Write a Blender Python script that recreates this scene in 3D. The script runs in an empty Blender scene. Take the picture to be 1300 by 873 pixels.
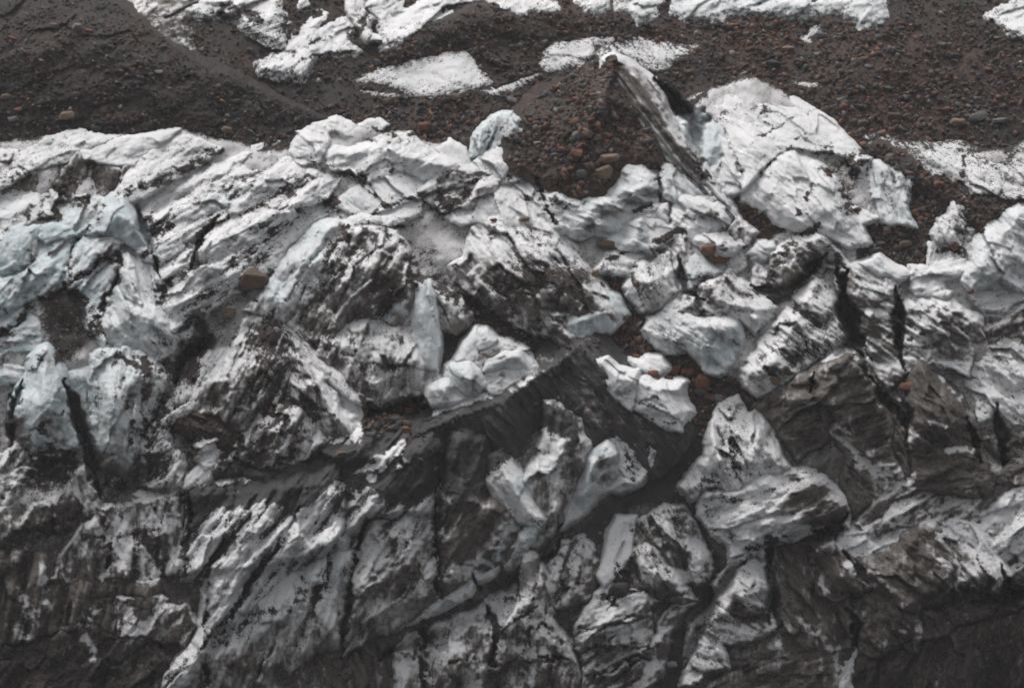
import bpy, bmesh, math, random
import numpy as np
from mathutils import Vector, Matrix
from mathutils.geometry import delaunay_2d_cdt
C = bpy.context.scene
COL = C.collection
R = math.radians
# ------------------------------------------------------------------ camera
S = 100.0 / 1300.0            # metres per picture pixel at the glacier
DIST = 400.0
PITCH = R(15)
FWD = Vector((0, math.cos(PITCH), -math.sin(PITCH)))
UP = Vector((0, math.sin(PITCH), math.cos(PITCH)))
CENTER = Vector((0, 0, 60))
CAM = CENTER - FWD * DIST
cd = bpy.data.cameras.new('camera'); cam = bpy.data.objects.new('camera', cd); COL.objects.link(cam)
cam.location = CAM
cam.rotation_euler = (R(90) - PITCH, 0, 0)
cd.sensor_width = 36; cd.lens = 36 * DIST / 100.0
cd.clip_start = 1; cd.clip_end = 3000
cd.dof.use_dof = True; cd.dof.focus_distance = 392; cd.dof.aperture_fstop = 1.4
C.camera = cam
# ------------------------------------------------------------------ overcast sky and soft sun
SUN_EL, SUN_AZ = R(58), R(-28)      # azimuth measured from +Y (behind the ridge) towards +X
w = bpy.data.worlds.new('World'); C.world = w; w.use_nodes = True
nt = w.node_tree; bg = nt.nodes['Background']
sky = nt.nodes.new('ShaderNodeTexSky'); sky.sky_type = 'NISHITA'; sky.sun_disc = False
sky.sun_elevation = SUN_EL; sky.sun_rotation = SUN_AZ; sky.air_density = 1.0; sky.dust_density = 6.0; sky.ozone_density = 1.0
hs = nt.nodes.new('ShaderNodeHueSaturation'); hs.inputs['Saturation'].default_value = 0.12
nt.links.new(sky.outputs[0], hs.inputs['Color']); nt.links.new(hs.outputs[0], bg.inputs[0]); bg.inputs[1].default_value = 0.10
ld = bpy.data.lights.new('sun', 'SUN'); ld.energy = 1.0; ld.angle = R(28); ld.color = (1.0, 0.975, 0.95)
sun = bpy.data.objects.new('sun', ld); COL.objects.link(sun)
sd_ = Vector((math.sin(SUN_AZ) * math.cos(SUN_EL), math.cos(SUN_AZ) * math.cos(SUN_EL), math.sin(SUN_EL)))
sun.rotation_euler = sd_.to_track_quat('Z', 'Y').to_euler()
C.view_settings.view_transform = 'Standard'; C.view_settings.look = 'None'
C.view_settings.exposure = 0.5; C.view_settings.gamma = 1.0
C.cycles.pixel_filter_type = 'BLACKMAN_HARRIS'; C.cycles.filter_width = 1.9
C.cycles.max_bounces = 4; C.cycles.diffuse_bounces = 3
# ------------------------------------------------------------------ face lattice (everything is laid out on the glacier face, then put in the world)
ST = 1.5
GX0, GY0, GX1, GY1 = -120.0, -90.0, 1421.0, 960.0
gx = np.arange(GX0, GX1, ST); gy = np.arange(GY0, GY1, ST)
NX, NY = len(gx), len(gy)
X, Y = np.meshgrid(gx, gy)
_yy = np.linspace(-500, 1400, 1901)
_k = np.interp(_yy, [-500, 0, 250, 560, 873, 1400], [1.9, 1.45, 0.85, 0.45, 0.28, 0.25])
_M = -np.cumsum(_k); _M = _M - np.interp(436, _yy, _M)
def macro(y): return np.interp(y, _yy, _M)          # setback of the face, in pixels
def to_world(x, y, h):
    """face coordinates (picture-pixel sized units) and height towards the valley -> metres"""
    x = np.asarray(x, float); y = np.asarray(y, float); h = np.asarray(h, float)
    d = DIST + S * (macro(y) - h)
    a = d * (x - 650) * S / DIST; b = d * (436.5 - y) * S / DIST
    return np.stack([CAM.x + a, CAM.y + d * FWD.y + b * UP.y, CAM.z + d * FWD.z + b * UP.z], -1)
# ------------------------------------------------------------------ noise
_rs = np.random.RandomState(7)
_perm = _rs.permutation(256); _perm = np.concatenate([_perm, _perm, _perm])
_ang = _rs.rand(256) * 2 * np.pi; _gx = np.cos(_ang); _gy = np.sin(_ang); _rv = _rs.rand(256); _rv2 = _rs.rand(256)
def perlin(x, y, seed=0):
    x = x + seed * 17.31; y = y + seed * 9.77
    xi = np.floor(x).astype(int); yi = np.floor(y).astype(int); xf = x - xi; yf = y - yi
    u = xf * xf * xf * (xf * (xf * 6 - 15) + 10); v = yf * yf * yf * (yf * (yf * 6 - 15) + 10)
    def g(ix, iy, fx, fy):
        k = _perm[(_perm[ix & 255] + iy) & 255]
        return _gx[k] * fx + _gy[k] * fy
    a = g(xi, yi, xf, yf); b = g(xi + 1, yi, xf - 1, yf); c = g(xi, yi + 1, xf, yf - 1); d = g(xi + 1, yi + 1, xf - 1, yf - 1)
    return (a + u * (b - a) + v * ((c + u * (d - c)) - (a + u * (b - a)))) * 1.5
def fbm(x, y, o=4, seed=0, g=0.5):
    s = 0; a = 1; t = 0
    for i in range(o):
        s = s + a * perlin(x * 2 ** i, y * 2 ** i, seed + i * 3); t += a; a *= g
    return s / t * 1.3
def ridged(x, y, o=3, seed=0):
    s = 0; a = 1; t = 0
    for i in range(o):
        s = s + a * (1 - np.abs(perlin(x * 2 ** i, y * 2 ** i, seed + i * 5)) * 2); t += a; a *= 0.5
    return s / t
def facets(x, y, seed=0):
    """pyramid-like facets: a tent over random points"""
    x = x + seed * 3.7; y = y + seed * 5.3
    xi = np.floor(x).astype(int); yi = np.floor(y).astype(int)
    best = np.full(x.shape, -9.0)
    for i in (-1, 0, 1):
        for j in (-1, 0, 1):
            k = _perm[(_perm[(xi + i) & 255] + yi + j) & 255]
            dx = x - (xi + i + _rv[k]); dy = y - (yi + j + _rv2[k])
            c, s = _gx[k], _gy[k]
            t = 0.55 * _rv2[(k + 91) & 255] - np.maximum(np.abs(dx * c + dy * s) * (0.6 + 0.8 * _rv[(k + 50) & 255]), np.abs(-dx * s + dy * c) * (0.6 + 0.8 * _rv[(k + 9) & 255]))
            best = np.maximum(best, t)
    return best
def shards(x, y, seed=0, tilt=1.0, off=False):
    """broken plates: every cell has its own height and its own tilt, with a crisp step between neighbours"""
    x = x + seed * 2.9; y = y + seed * 4.7
    xi = np.floor(x).astype(int); yi = np.floor(y).astype(int); best = np.full(x.shape, 9.0); out = np.zeros(x.shape); o2 = np.zeros(x.shape)
    for i in (-1, 0, 1):
        for j in (-1, 0, 1):
            k = _perm[(_perm[(xi + i) & 255] + yi + j) & 255]
            dx = x - (xi + i + _rv[k]); dy = y - (yi + j + _rv2[k]); d = np.abs(dx) + np.abs(dy) * .9 + .25 * np.abs(dx - dy)
            m = d < best; q = (k + 37) & 255
            v = (_rv[q] - .5) * 1.0 if off else (_rv[q] - .5) + tilt * (dx * _gx[q] + dy * _gy[q])
            out = np.where(m, v, out); o2 = np.where(m, _rv2[q] - .5, o2); best = np.where(m, d, best)
    return (out, o2) if off else out
def sstep(a, b, x):
    t = np.clip((x - a) / (b - a), 0, 1); return t * t * (3 - 2 * t)
WX = 2.8 * fbm(X / 38, Y / 38, 2, 1) + 1.8 * fbm(X / 8, Y / 8, 3, 2)
WY = 2.8 * fbm(X / 38, Y / 38, 2, 3) + 1.8 * fbm(X / 8, Y / 8, 3, 4)
_s1, _s2 = shards(X / 15, Y / 15, 3, off=True); WX += 3.2 * _s1; WY += 3.2 * _s2
# ------------------------------------------------------------------ reading coordinates
PAN = {}
for i, k in enumerate('ABCDEFGHIJKLMNOP'):
    PAN[k] = ((0, 320, 640, 960)[i % 4], (0, 210, 420, 643)[i // 4], 340 / 1291)
for k, (px, py, s) in dict(Q=(0, 160, .34375), R=(400, 160, .34375), S=(860, 160, .34375), T=(0, 560, .3586), U=(400, 560, .3586), V=(860, 560, .3586)).items():
    PAN[k] = (px, py, s)
def pts(s):
    """'C160,350 640,300,12': points, a letter meaning a sketch sheet of its own origin and scale; a third number is a height"""
    out = []; cur = None
    for t in s.split():
        if t[0].isalpha():
            cur = PAN[t[0]] if t[0] != 'Z' else None; t = t[1:]
        v = [float(q) for q in t.split(',')]
        x, y = (cur[0] + v[0] * cur[2], cur[1] + v[1] * cur[2]) if cur else (v[0], v[1])
        out.append((x, y, v[2] if len(v) > 2 else None))
    return out
def sdist(P, x, y, closed=True):
    n = len(P); d2 = np.full(x.shape, 1e12); ins = np.zeros(x.shape, bool)
    for i in range(n if closed else n - 1):
        ax, ay = P[i][0], P[i][1]; bx, by = P[(i + 1) % n][0], P[(i + 1) % n][1]
        ex, ey = bx - ax, by - ay; L = ex * ex + ey * ey + 1e-9
        t = np.clip(((x - ax) * ex + (y - ay) * ey) / L, 0, 1)
        d2 = np.minimum(d2, (x - ax - t * ex) ** 2 + (y - ay - t * ey) ** 2)
        if closed:
            c = ((ay > y) != (by > y)) & (x < ex * (y - ay) / (ey if abs(ey) > 1e-9 else 1e-9) + ax)
            ins ^= c
    d = np.sqrt(d2)
    return np.where(ins, d, -d) if closed else d
def grow(P, g):
    n = len(P); A = sum(P[i][0] * P[(i + 1) % n][1] - P[(i + 1) % n][0] * P[i][1] for i in range(n)); s = 1 if A > 0 else -1; out = []
    for i in range(n):
        a, b, c = P[i - 1], P[i], P[(i + 1) % n]
        e1 = Vector((b[0] - a[0], b[1] - a[1])); e2 = Vector((c[0] - b[0], c[1] - b[1]))
        if e1.length < .01 or e2.length < .01: out.append(b); continue
        e1.normalize(); e2.normalize(); m = Vector((e1.y + e2.y, -(e1.x + e2.x))) * s
        if m.length < .3: m = Vector((e1.x, e1.y)); k = g * 1.5
        else:
            m.normalize(); k = g / max(.45, m.dot(Vector((e1.y, -e1.x)) * s))
        out.append((b[0] + m.x * k, b[1] + m.y * k, b[2]))
    return out
def box(P, m):
    xs = [p[0] for p in P]; ys = [p[1] for p in P]
    i0 = max(0, int((min(xs) - m - GX0) / ST)); i1 = min(NX, int((max(xs) + m - GX0) / ST) + 2)
    j0 = max(0, int((min(ys) - m - GY0) / ST)); j1 = min(NY, int((max(ys) + m - GY0) / ST) + 2)
    return slice(j0, j1), slice(i0, i1)
# ------------------------------------------------------------------ painted layers: dirt and film (with bottom edge shade), blue ice and cracks
DIRT = np.zeros((NY, NX)); FILM_SHADE = np.zeros((NY, NX)); BLUE = np.zeros((NY, NX)); CUT = np.zeros((NY, NX)); CHAR = np.zeros((NY, NX))
BRK = np.clip(0.85 + 1.3 * fbm(X / 12, Y / 8, 2, 19), 0, 1.6)
def stroke(arr, s, wd, val, wob=1.6):
    P = pts(s); m = wd * 2.5 + 10; sl = box(P, m)
    x = X[sl] + wob * WX[sl]; y = Y[sl] + wob * WY[sl]
    d = sdist(P, x, y, False)
    arr[sl] += val * np.exp(-(d / wd) ** 2) * (BRK[sl] if wd < 14 else 1)
def patch(arr, s, fe, val, wob=1.0):
    P = pts(s); m = fe + 14; sl = box(P, m)
    d = sdist(P, X[sl] + wob * WX[sl], Y[sl] + wob * WY[sl])
    arr[sl] += val * sstep(-fe, fe, d)
def crack(s, wd, dep):
    wd *= 1.25; dep *= .85
    P = pts(s); m = wd * 2 + 10; sl = box(P, m)
    d = sdist(P, X[sl] + 1.3 * WX[sl], Y[sl] + 1.3 * WY[sl], False)
    ww = wd * (0.62 + 1.1 * fbm(X[sl] / 22, Y[sl] / 22, 2, 12))
    CUT[sl] = np.maximum(CUT[sl], dep * np.clip(1.25 - (d / np.maximum(ww, .6)), 0, 1))
# ------------------------------------------------------------------ materials
def N(nt, typ, **kw):
    n = nt.nodes.new(typ)
    for k, v in kw.items():
        if k in n.inputs: n.inputs[k].default_value = v
        else: setattr(n, k, v)
    return n
def M2(nt, op, a, b=None, c=None):
    n = nt.nodes.new('ShaderNodeMath'); n.operation = op
    for i, v in enumerate((a, b, c)):
        if v is None: continue
        if isinstance(v, (int, float)): n.inputs[i].default_value = v
        else: nt.links.new(v, n.inputs[i])
    return n.outputs[0]
def mixc(nt, f, a, b):
    n = nt.nodes.new('ShaderNodeMix'); n.data_type = 'RGBA'
    for v, s in ((f, n.inputs[0]), (a, n.inputs[6]), (b, n.inputs[7])):
        if isinstance(v, (int, float)): s.default_value = v
        elif isinstance(v, tuple): s.default_value = v + (1,)
        else: nt.links.new(v, s)
    return n.outputs[2]
def smooth(nt, v, a, b):
    n = nt.nodes.new('ShaderNodeMapRange'); n.interpolation_type = 'SMOOTHSTEP'
    nt.links.new(v, n.inputs[0]); n.inputs[1].default_value = a; n.inputs[2].default_value = b
    return n.outputs[0]
def glacier_material():
    m = bpy.data.materials.new('glacier_ice'); m.use_nodes = True; nt = m.node_tree; L = nt.links
    bs = nt.nodes['Principled BSDF']
    lay = N(nt, 'ShaderNodeAttribute', attribute_name='lay'); st = N(nt, 'ShaderNodeAttribute', attribute_name='st')
    sep = nt.nodes.new('ShaderNodeSeparateColor'); L.new(lay.outputs['Color'], sep.inputs[0])
    dirt, film, blue = sep.outputs
    geo = nt.nodes.new('ShaderNodeNewGeometry')
    mp = nt.nodes.new('ShaderNodeMapping'); mp.inputs['Scale'].default_value = (0.55, 1.0, 0.7); L.new(st.outputs['Vector'], mp.inputs[0])
    n1 = N(nt, 'ShaderNodeTexNoise', Scale=2.6, Detail=5.0, Roughness=0.7); L.new(mp.outputs[0], n1.inputs['Vector'])
    n2 = N(nt, 'ShaderNodeTexNoise', Scale=5.0, Detail=5.0, Roughness=0.75); L.new(geo.outputs['Position'], n2.inputs['Vector'])
    n3 = N(nt, 'ShaderNodeTexNoise', Scale=0.55, Detail=4.0, Roughness=0.6); L.new(mp.outputs[0], n3.inputs['Vector'])
    n4 = N(nt, 'ShaderNodeTexNoise', Scale=0.8, Detail=6.0, Roughness=0.65); L.new(geo.outputs['Position'], n4.inputs['Vector'])
    thr = M2(nt, 'ADD', M2(nt, 'MULTIPLY', n1.outputs[0], 1.55), M2(nt, 'MULTIPLY', n2.outputs[0], 1.55))   # about 1.0 +- .25
    thr = M2(nt, 'SUBTRACT', thr, 1.04)
    n5 = N(nt, 'ShaderNodeTexNoise', Scale=9.0, Detail=3.0, Roughness=0.6); L.new(mp.outputs[0], n5.inputs['Vector'])
    speck = smooth(nt, M2(nt, 'ADD', n5.outputs[0], M2(nt, 'MULTIPLY', n4.outputs[0], 0.55)), 0.82, 0.95)
    dirt = M2(nt, 'ADD', dirt, M2(nt, 'MULTIPLY', speck, 0.42))
    soft = M2(nt, 'ADD', M2(nt, 'MULTIPLY', M2(nt, 'MINIMUM', M2(nt, 'MAXIMUM', film, 0.0), 1.0), 0.34), 0.085)
    dm = smooth(nt, M2(nt, 'DIVIDE', M2(nt, 'SUBTRACT', dirt, thr), soft), -1.0, 1.15)
    f = M2(nt, 'ADD', film, M2(nt, 'MULTIPLY', M2(nt, 'SUBTRACT', n3.outputs[0], 0.5), M2(nt, 'ADD', M2(nt, 'MULTIPLY', film, 1.4), 0.25)))
    f = M2(nt, 'ADD', f, M2(nt, 'MULTIPLY', M2(nt, 'SUBTRACT', n4.outputs[0], 0.5), M2(nt, 'ADD', M2(nt, 'MULTIPLY', film, 1.0), 0.12)))
    f = smooth(nt, f, 0.0, 1.0)
    b = M2(nt, 'MULTIPLY', blue, smooth(nt, n4.outputs[0], 0.26, 0.62))
    ice = mixc(nt, b, (0.80, 0.79, 0.797), (0.48, 0.575, 0.595))
    ice = mixc(nt, M2(nt, 'MULTIPLY', smooth(nt, n2.outputs[0], 0.35, 0.75), 0.2), ice, (0.52, 0.51, 0.51))
    ice = mixc(nt, M2(nt, 'MULTIPLY', smooth(nt, M2(nt, 'ADD', M2(nt, 'MULTIPLY', n3.outputs[0], 0.6), M2(nt, 'MULTIPLY', n1.outputs[0], 0.4)), 0.48, 0.70), 0.34), ice, (0.36, 0.355, 0.355))
    fc = mixc(nt, smooth(nt, n4.outputs[0], 0.3, 0.7), (0.074, 0.066, 0.060), (0.172, 0.150, 0.131))
    c = mixc(nt, f, ice, fc)
    vo = N(nt, 'ShaderNodeTexVoronoi', Scale=4.5); L.new(geo.outputs['Position'], vo.inputs['Vector'])
    sv = nt.nodes.new('ShaderNodeSeparateColor'); L.new(vo.outputs['Color'], sv.inputs[0])
    alpha = nt.nodes.new('ShaderNodeAttribute'); alpha.attribute_name = 'tone'
    dc = mixc(nt, smooth(nt, sv.outputs[0], 0.2, 1.0), (0.020, 0.0168, 0.0158), (0.045, 0.036, 0.0315))
    dc = mixc(nt, M2(nt, 'MULTIPLY', M2(nt, 'MAXIMUM', alpha.outputs['Fac'], 0.0), smooth(nt, sv.outputs[1], 0.3, 0.9)), dc, (0.088, 0.050, 0.037))
    char = M2(nt, 'MULTIPLY', alpha.outputs['Fac'], -1.0); char.node.use_clamp = True
    dc = mixc(nt, char, dc, mixc(nt, smooth(nt, n4.outputs[0], 0.3, 0.7), (0.040, 0.0385, 0.0395), (0.068, 0.0655, 0.0675)))
    c = mixc(nt, dm, c, dc)
    L.new(c, bs.inputs['Base Color'])
    rough = mixc(nt, dm, (0.62, 0.62, 0.62), (0.85, 0.85, 0.85)); L.new(rough, bs.inputs['Roughness'])
    bs.inputs['Specular IOR Level'].default_value = 0.35
    bp = N(nt, 'ShaderNodeBump', Strength=0.65, Distance=0.12)
    hh = M2(nt, 'ADD', M2(nt, 'MULTIPLY', n2.outputs[0], 1.0), M2(nt, 'MULTIPLY', n1.outputs[0], 1.0))
    L.new(hh, bp.inputs['Height']); L.new(bp.outputs[0], bs.inputs['Normal'])
    return m
ICE = glacier_material()
def rock_material(name, c1, c2):
    m = bpy.data.materials.new(name); m.use_nodes = True; nt = m.node_tree; bs = nt.nodes['Principled BSDF']
    tc = nt.nodes.new('ShaderNodeTexCoord')
    n = N(nt, 'ShaderNodeTexNoise', Scale=3.2, Detail=6.0, Roughness=0.7); nt.links.new(tc.outputs['Object'], n.inputs['Vector'])
    nt.links.new(mixc(nt, smooth(nt, n.outputs[0], 0.3, 0.7), c1, c2), bs.inputs['Base Color'])
    bp = N(nt, 'ShaderNodeBump', Strength=0.9, Distance=0.25); nt.links.new(n.outputs[0], bp.inputs['Height']); nt.links.new(bp.outputs[0], bs.inputs['Normal'])
    bs.inputs['Roughness'].default_value = 0.8
    return m
ROCK = dict(
    rust=rock_material('rust_rock', (0.24, 0.098, 0.055), (0.13, 0.062, 0.042)),
    brown=rock_material('brown_rock', (0.14, 0.092, 0.064), (0.08, 0.055, 0.042)),
    tan=rock_material('tan_rock', (0.25, 0.18, 0.13), (0.16, 0.105, 0.072)),
    grey=rock_material('grey_rock', (0.115, 0.115, 0.117), (0.065, 0.063, 0.063)),
    pale=rock_material('pale_rock', (0.27, 0.262, 0.25), (0.16, 0.155, 0.15)),
    dark=rock_material('dark_rock', (0.045, 0.042, 0.042), (0.026, 0.025, 0.025)),
    ice=rock_material('ice_chunk', (0.55, 0.58, 0.58), (0.35, 0.36, 0.36)))
gm = bpy.data.materials.new('rubble_stone'); gm.use_nodes = True
_a = N(gm.node_tree, 'ShaderNodeAttribute', attribute_name='tint'); gm.node_tree.links.new(_a.outputs['Color'], gm.node_tree.nodes['Principled BSDF'].inputs['Base Color'])
gm.node_tree.nodes['Principled BSDF'].inputs['Roughness'].default_value = 0.85
# ------------------------------------------------------------------ mesh output
def boxblur(a, r):
    for ax in (0, 1):
        p = np.pad(a, [(r + 1, r) if q == ax else (0, 0) for q in (0, 1)], mode='edge')
        c = np.cumsum(p, ax); n = 2 * r + 1
        a = (c[n:] - c[:-n]) / n if ax == 0 else (c[:, n:] - c[:, :-n]) / n
    return a
def emit(name, W, cells, lay, st, tone, mat, parent=None, origin=None):
    """one mesh from the lattice cells that are True"""
    j, i = np.nonzero(cells); nx = W.shape[1]
    a = j * nx + i; q = np.stack([a, a + nx, a + nx + 1, a + 1], -1)
    u, inv = np.unique(q.ravel(), return_inverse=True); q = inv.reshape(-1, 4)
    me = bpy.data.meshes.new(name); co = W.reshape(-1, 3)[u]
    if origin is not None: co = co - np.array(origin)
    me.vertices.add(len(u)); me.vertices.foreach_set('co', co.ravel().astype(np.float32))
    me.loops.add(q.size); me.loops.foreach_set('vertex_index', q.ravel().astype(np.int32))
    me.polygons.add(len(q)); me.polygons.foreach_set('loop_start', np.arange(0, q.size, 4, dtype=np.int32))
    me.polygons.foreach_set('use_smooth', np.ones(len(q), bool))
    me.update(calc_edges=True)
    at = me.attributes.new('lay', 'FLOAT_COLOR', 'POINT'); at.data.foreach_set('color', np.concatenate([lay.reshape(-1, 3)[u], np.ones((len(u), 1))], 1).ravel().astype(np.float32))
    at = me.attributes.new('st', 'FLOAT_VECTOR', 'POINT'); at.data.foreach_set('vector', st.reshape(-1, 3)[u].ravel().astype(np.float32))
    at = me.attributes.new('tone', 'FLOAT', 'POINT'); at.data.foreach_set('value', tone.ravel()[u].astype(np.float32))
    me.materials.append(mat)
    o = bpy.data.objects.new(name, me); COL.objects.link(o)
    if parent is not None: o.parent = parent
    elif origin is not None: o.location = origin
    return o
TOP = np.full((NY, NX), -999.0)        # highest surface so far
TOPD = np.ones((NY, NX))               # how much debris lies on it
OWN = np.zeros((NY, NX), int)
KIND = dict(  # dirt, film, blue, relief
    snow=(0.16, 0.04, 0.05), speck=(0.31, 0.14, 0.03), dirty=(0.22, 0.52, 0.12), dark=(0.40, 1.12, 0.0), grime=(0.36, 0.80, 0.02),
    blue=(0.07, 0.10, 0.68), bluish=(0.12, 0.12, 0.32), debris=(1.4, 0.8, 0.0), crest=(0.98, 0.8, 0.0))
THINGS = []
def ICEB(name, cat, kind, ang, outline, label, ridges=None, e=18, b=None, w=None, tx=0.0, ty=0.12, f=1.0, tone=0.15, wall=6.0, group=None, g=4.0, ed=0.0, on=0, rib=0.0, rw=13):
    THINGS.append(dict(name=name, cat=cat, kind=kind, ang=ang, outline=outline, label=label, ridges=ridges, e=e, b=b, w=w, tx=tx, ty=ty, f=f, tone=tone, wall=wall, group=group, g=g, ed=ed, on=on, rib=rib, rw=rw))
def tin(P, ridge, x, y):
    V = [(p[0], p[1]) for p in P]; H = [p[2] or 0.0 for p in P]; n = len(P)
    E = [(i, (i + 1) % n) for i in range(n)]
    for r in ridge:
        k = len(V)
        for p in r: V.append((p[0], p[1])); H.append(p[2] or 0.0)
        E += [(k + i, k + i + 1) for i in range(len(r) - 1)]
    rv, re, rf, ov, oe, of = delaunay_2d_cdt([Vector(v) for v in V], E, [], 0, 0.01)
    h = np.full(x.shape, np.nan); hv = []
    for i, v in enumerate(rv):
        o = ov[i]
        hv.append(H[o[0]] if len(o) else 0.0)
    for t in rf:
        (ax, ay), (bx, by), (cx, cy) = rv[t[0]], rv[t[1]], rv[t[2]]
        D = (by - cy) * (ax - cx) + (cx - bx) * (ay - cy)
        if abs(D) < 1e-6: continue
        l1 = ((by - cy) * (x - cx) + (cx - bx) * (y - cy)) / D; l2 = ((cy - ay) * (x - cx) + (ax - cx) * (y - cy)) / D; l3 = 1 - l1 - l2
        k = (l1 > -.001) & (l2 > -.001) & (l3 > -.001)
        h[k] = (l1 * hv[t[0]] + l2 * hv[t[1]] + l3 * hv[t[2]])[k]
    return np.where(np.isnan(h), 0.0, h)
def build_thing(idx, T):
    P = grow(pts(T['outline']), T['g']); seed = idx * 7 + 11
    sl = box(P, 26); x0 = X[sl]; y0 = Y[sl]; x = x0 + WX[sl] * T['f']; y = y0 + WY[sl] * T['f']
    sd = sdist(P, x, y); mx = max(8.0, sd.max()); a = R(T['ang']); ca, sa = math.cos(a), -math.sin(a)
    al = x0 * ca + y0 * sa; ac = -x0 * sa + y0 * ca
    sdi = np.maximum(sd, 0); b = T['b'] if T['b'] is not None else 0.25 * mx; wv = T['w'] or 0.35 * mx
    h = b * (1 - np.exp(-sdi / wv)) * 0.8
    if T['ridges'] is not None:
        h = 0.25 * h + 1.35 * boxblur(tin(P, [pts(r) for r in T['ridges'].split(';')], x, y), 1)
    cx = sum(p[0] for p in P) / len(P); cy = sum(p[1] for p in P) / len(P)
    h = h + T['tx'] * (x0 - cx) + T['ty'] * (y0 - cy)
    inn = sstep(0, 14, sd)
    f = T['f']
    h = h + f * (0.4 + .6 * inn) * (min(mx, 45) * 0.5 * facets(al / 58, ac / 30, seed) + 5.5 * facets(al / 26, ac / 11, seed + 1) + 2.0 * facets(al / 11, ac / 5, seed + 2) + 0.5 * facets(x0 / 5, y0 / 5, seed + 3)
        + 9.0 * shards(al / 66, ac / 25, seed + 4, 1.3) + 1.9 * shards(al / 26, ac / 11, seed + 5, 1.3) + .4 * shards(al / 8, ac / 5.5, seed + 6, .9))
    h = h + f * (2.5 * fbm(x0 / 42, y0 / 42, 3, seed) + 1.6 * ridged(al / 40, ac / 6.5, 2, seed) + 1.1 * fbm(x0 / 5, y0 / 5, 2, seed))
    h = h + f * 1.2 * perlin(x0 / 7 + .3 * WX[sl], y0 / 55, seed + 33)
    groove = 0
    if T['rib']:
        gr_ = perlin(ac / T['rw'] + .35 * fbm(al / 60, ac / 60, 2, seed + 8), al / 170, seed + 34) + .5 * perlin(ac / T['rw'] * 2.6, al / 90, seed + 35)
        h = h + T['rib'] * gr_; groove = -gr_
    h = h - CUT[sl]
    T['e'] = 22 + (T['e'] - 26) * 0.6 if not (T['on'] or T['e'] < 12) else T['e']
    h = h + T['e'] - np.where(sd < 0, -sd * T['wall'], 0) - 0.8 * np.exp(-sdi / 1.5)
    kd, kf, kb = KIND[T['kind']]
    big = fbm(al / 70, ac / 26, 3, seed + 40); mid = fbm(al / 26, ac / 8, 3, seed + 50)
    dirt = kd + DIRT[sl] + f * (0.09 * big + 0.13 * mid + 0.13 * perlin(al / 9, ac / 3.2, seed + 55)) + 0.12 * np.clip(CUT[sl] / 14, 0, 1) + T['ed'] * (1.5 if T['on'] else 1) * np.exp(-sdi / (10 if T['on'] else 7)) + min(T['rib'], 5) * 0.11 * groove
    film = kf + FILM_SHADE[sl] + f * (0.30 * fbm(al / 60, ac / 22, 3, seed + 60) + 0.18 * mid) * (0.35 + kf)
    blue = kb + BLUE[sl] + 0.25 * fbm(x0 / 50, y0 / 50, 2, seed + 70) * (kb > .02)
    # snow settles on whatever faces the sky, steep faces stay bare, grimy and streaked by drips
    hs_ = boxblur(h, 1); up = np.gradient(hs_, ST, axis=0) + 0.10 * np.gradient(hs_, ST, axis=1)
    up = up + 0.5 * fbm(x0 / 12, y0 / 12, 2, seed + 80) + 0.25 * (T['ty'])
    flat = sstep(-0.15, 0.75, up - 0.55 * (kf > .9)) * (1 - 0.7 * (kf > .9)); steep = 1 - sstep(-1.0, 0.15, up)
    if kf < 2 and T['kind'] != 'debris':
        film = film - 0.55 * flat * film - 0.10 * flat; film = film + steep * (0.16 + 0.15 * kf) + (1 - flat) * (0.15 + 0.4 * kf) * 0.9 * np.abs(T['f']) * (perlin(x0 / 9 + .25 * WX[sl], y0 / 60, seed + 81) + .6 * perlin(x0 / 3.6, y0 / 26, seed + 82))
        dirt = dirt - 0.10 * flat * (kd < .38); blue = blue + 0.35 * steep * (kf < .2)
    # grit gathers in hollows between the facets
    low = boxblur(h, 5) - h; dirt = dirt + (0.035 if kd > .2 else 0.022) * np.clip(low, -2, 5)
    k = T['kind'] == 'debris'
    if k: h = h + 1.2 * fbm(x0 / 4, y0 / 4, 2, seed)
    lay = np.clip(np.stack([dirt, film, blue], -1), 0, 1.5)
    st = np.stack([al / 10, ac / 10, h / 10], -1)
    tone = np.full(x0.shape, float(T['tone'])) + 0.4 * fbm(x0 / 60, y0 / 60, 2, seed) - 1.6 * CHAR[sl]
    if T['on']: h = T['e'] * sstep(0, 9, sd) + 0.12 * (h - T['e']) - np.where(sd < 0, -sd * 1.2, 0) + GDET[sl] * .8
    H = h + B0[sl]
    cell = np.maximum(np.maximum(sd[:-1, :-1], sd[1:, :-1]), np.maximum(sd[:-1, 1:], sd[1:, 1:])) > -11
    W = to_world(x0, y0, H)
    # bookkeeping for the stones
    up = (H > TOP[sl]) & (sd > -8); t = TOP[sl]; t[up] = H[up]; td = TOPD[sl]; td[up] = (dirt * (sd > 0) - 0.5 * (film > 9))[up]; ow = OWN[sl]; ow[up] = idx + 1
    # parts: the pieces that look different from each other
    D = boxblur(lay[..., 0], 4); F = boxblur(lay[..., 1], 4); Bl = boxblur(lay[..., 2], 4)
    cls = np.where(D > 0.62, 3, np.where(F > 0.42, 2, np.where(Bl > 0.4, 1, 0)))
    cc = cls[:-1, :-1]; names = ['snow_crust', 'blue_ice_face', 'dirty_ice', 'debris_cover']; cnt = np.array([(cell & (cc == q)).sum() for q in range(4)])
    if k: cnt = np.array([0, 0, 0, cnt.sum()])
    keep = [q for q in range(4) if cnt[q] >= max(90, 0.07 * cnt.sum())] or [int(cnt.argmax())]
    dom = int(cnt.argmax()); cc = np.where(np.isin(cc, keep), cc, dom)
    if dom not in keep: keep.append(dom)
    # each connected piece of a class is a part of its own; scraps join the main look
    lab = np.where(cell, np.arange(cc.size).reshape(cc.shape) + 1, 0)
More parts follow.
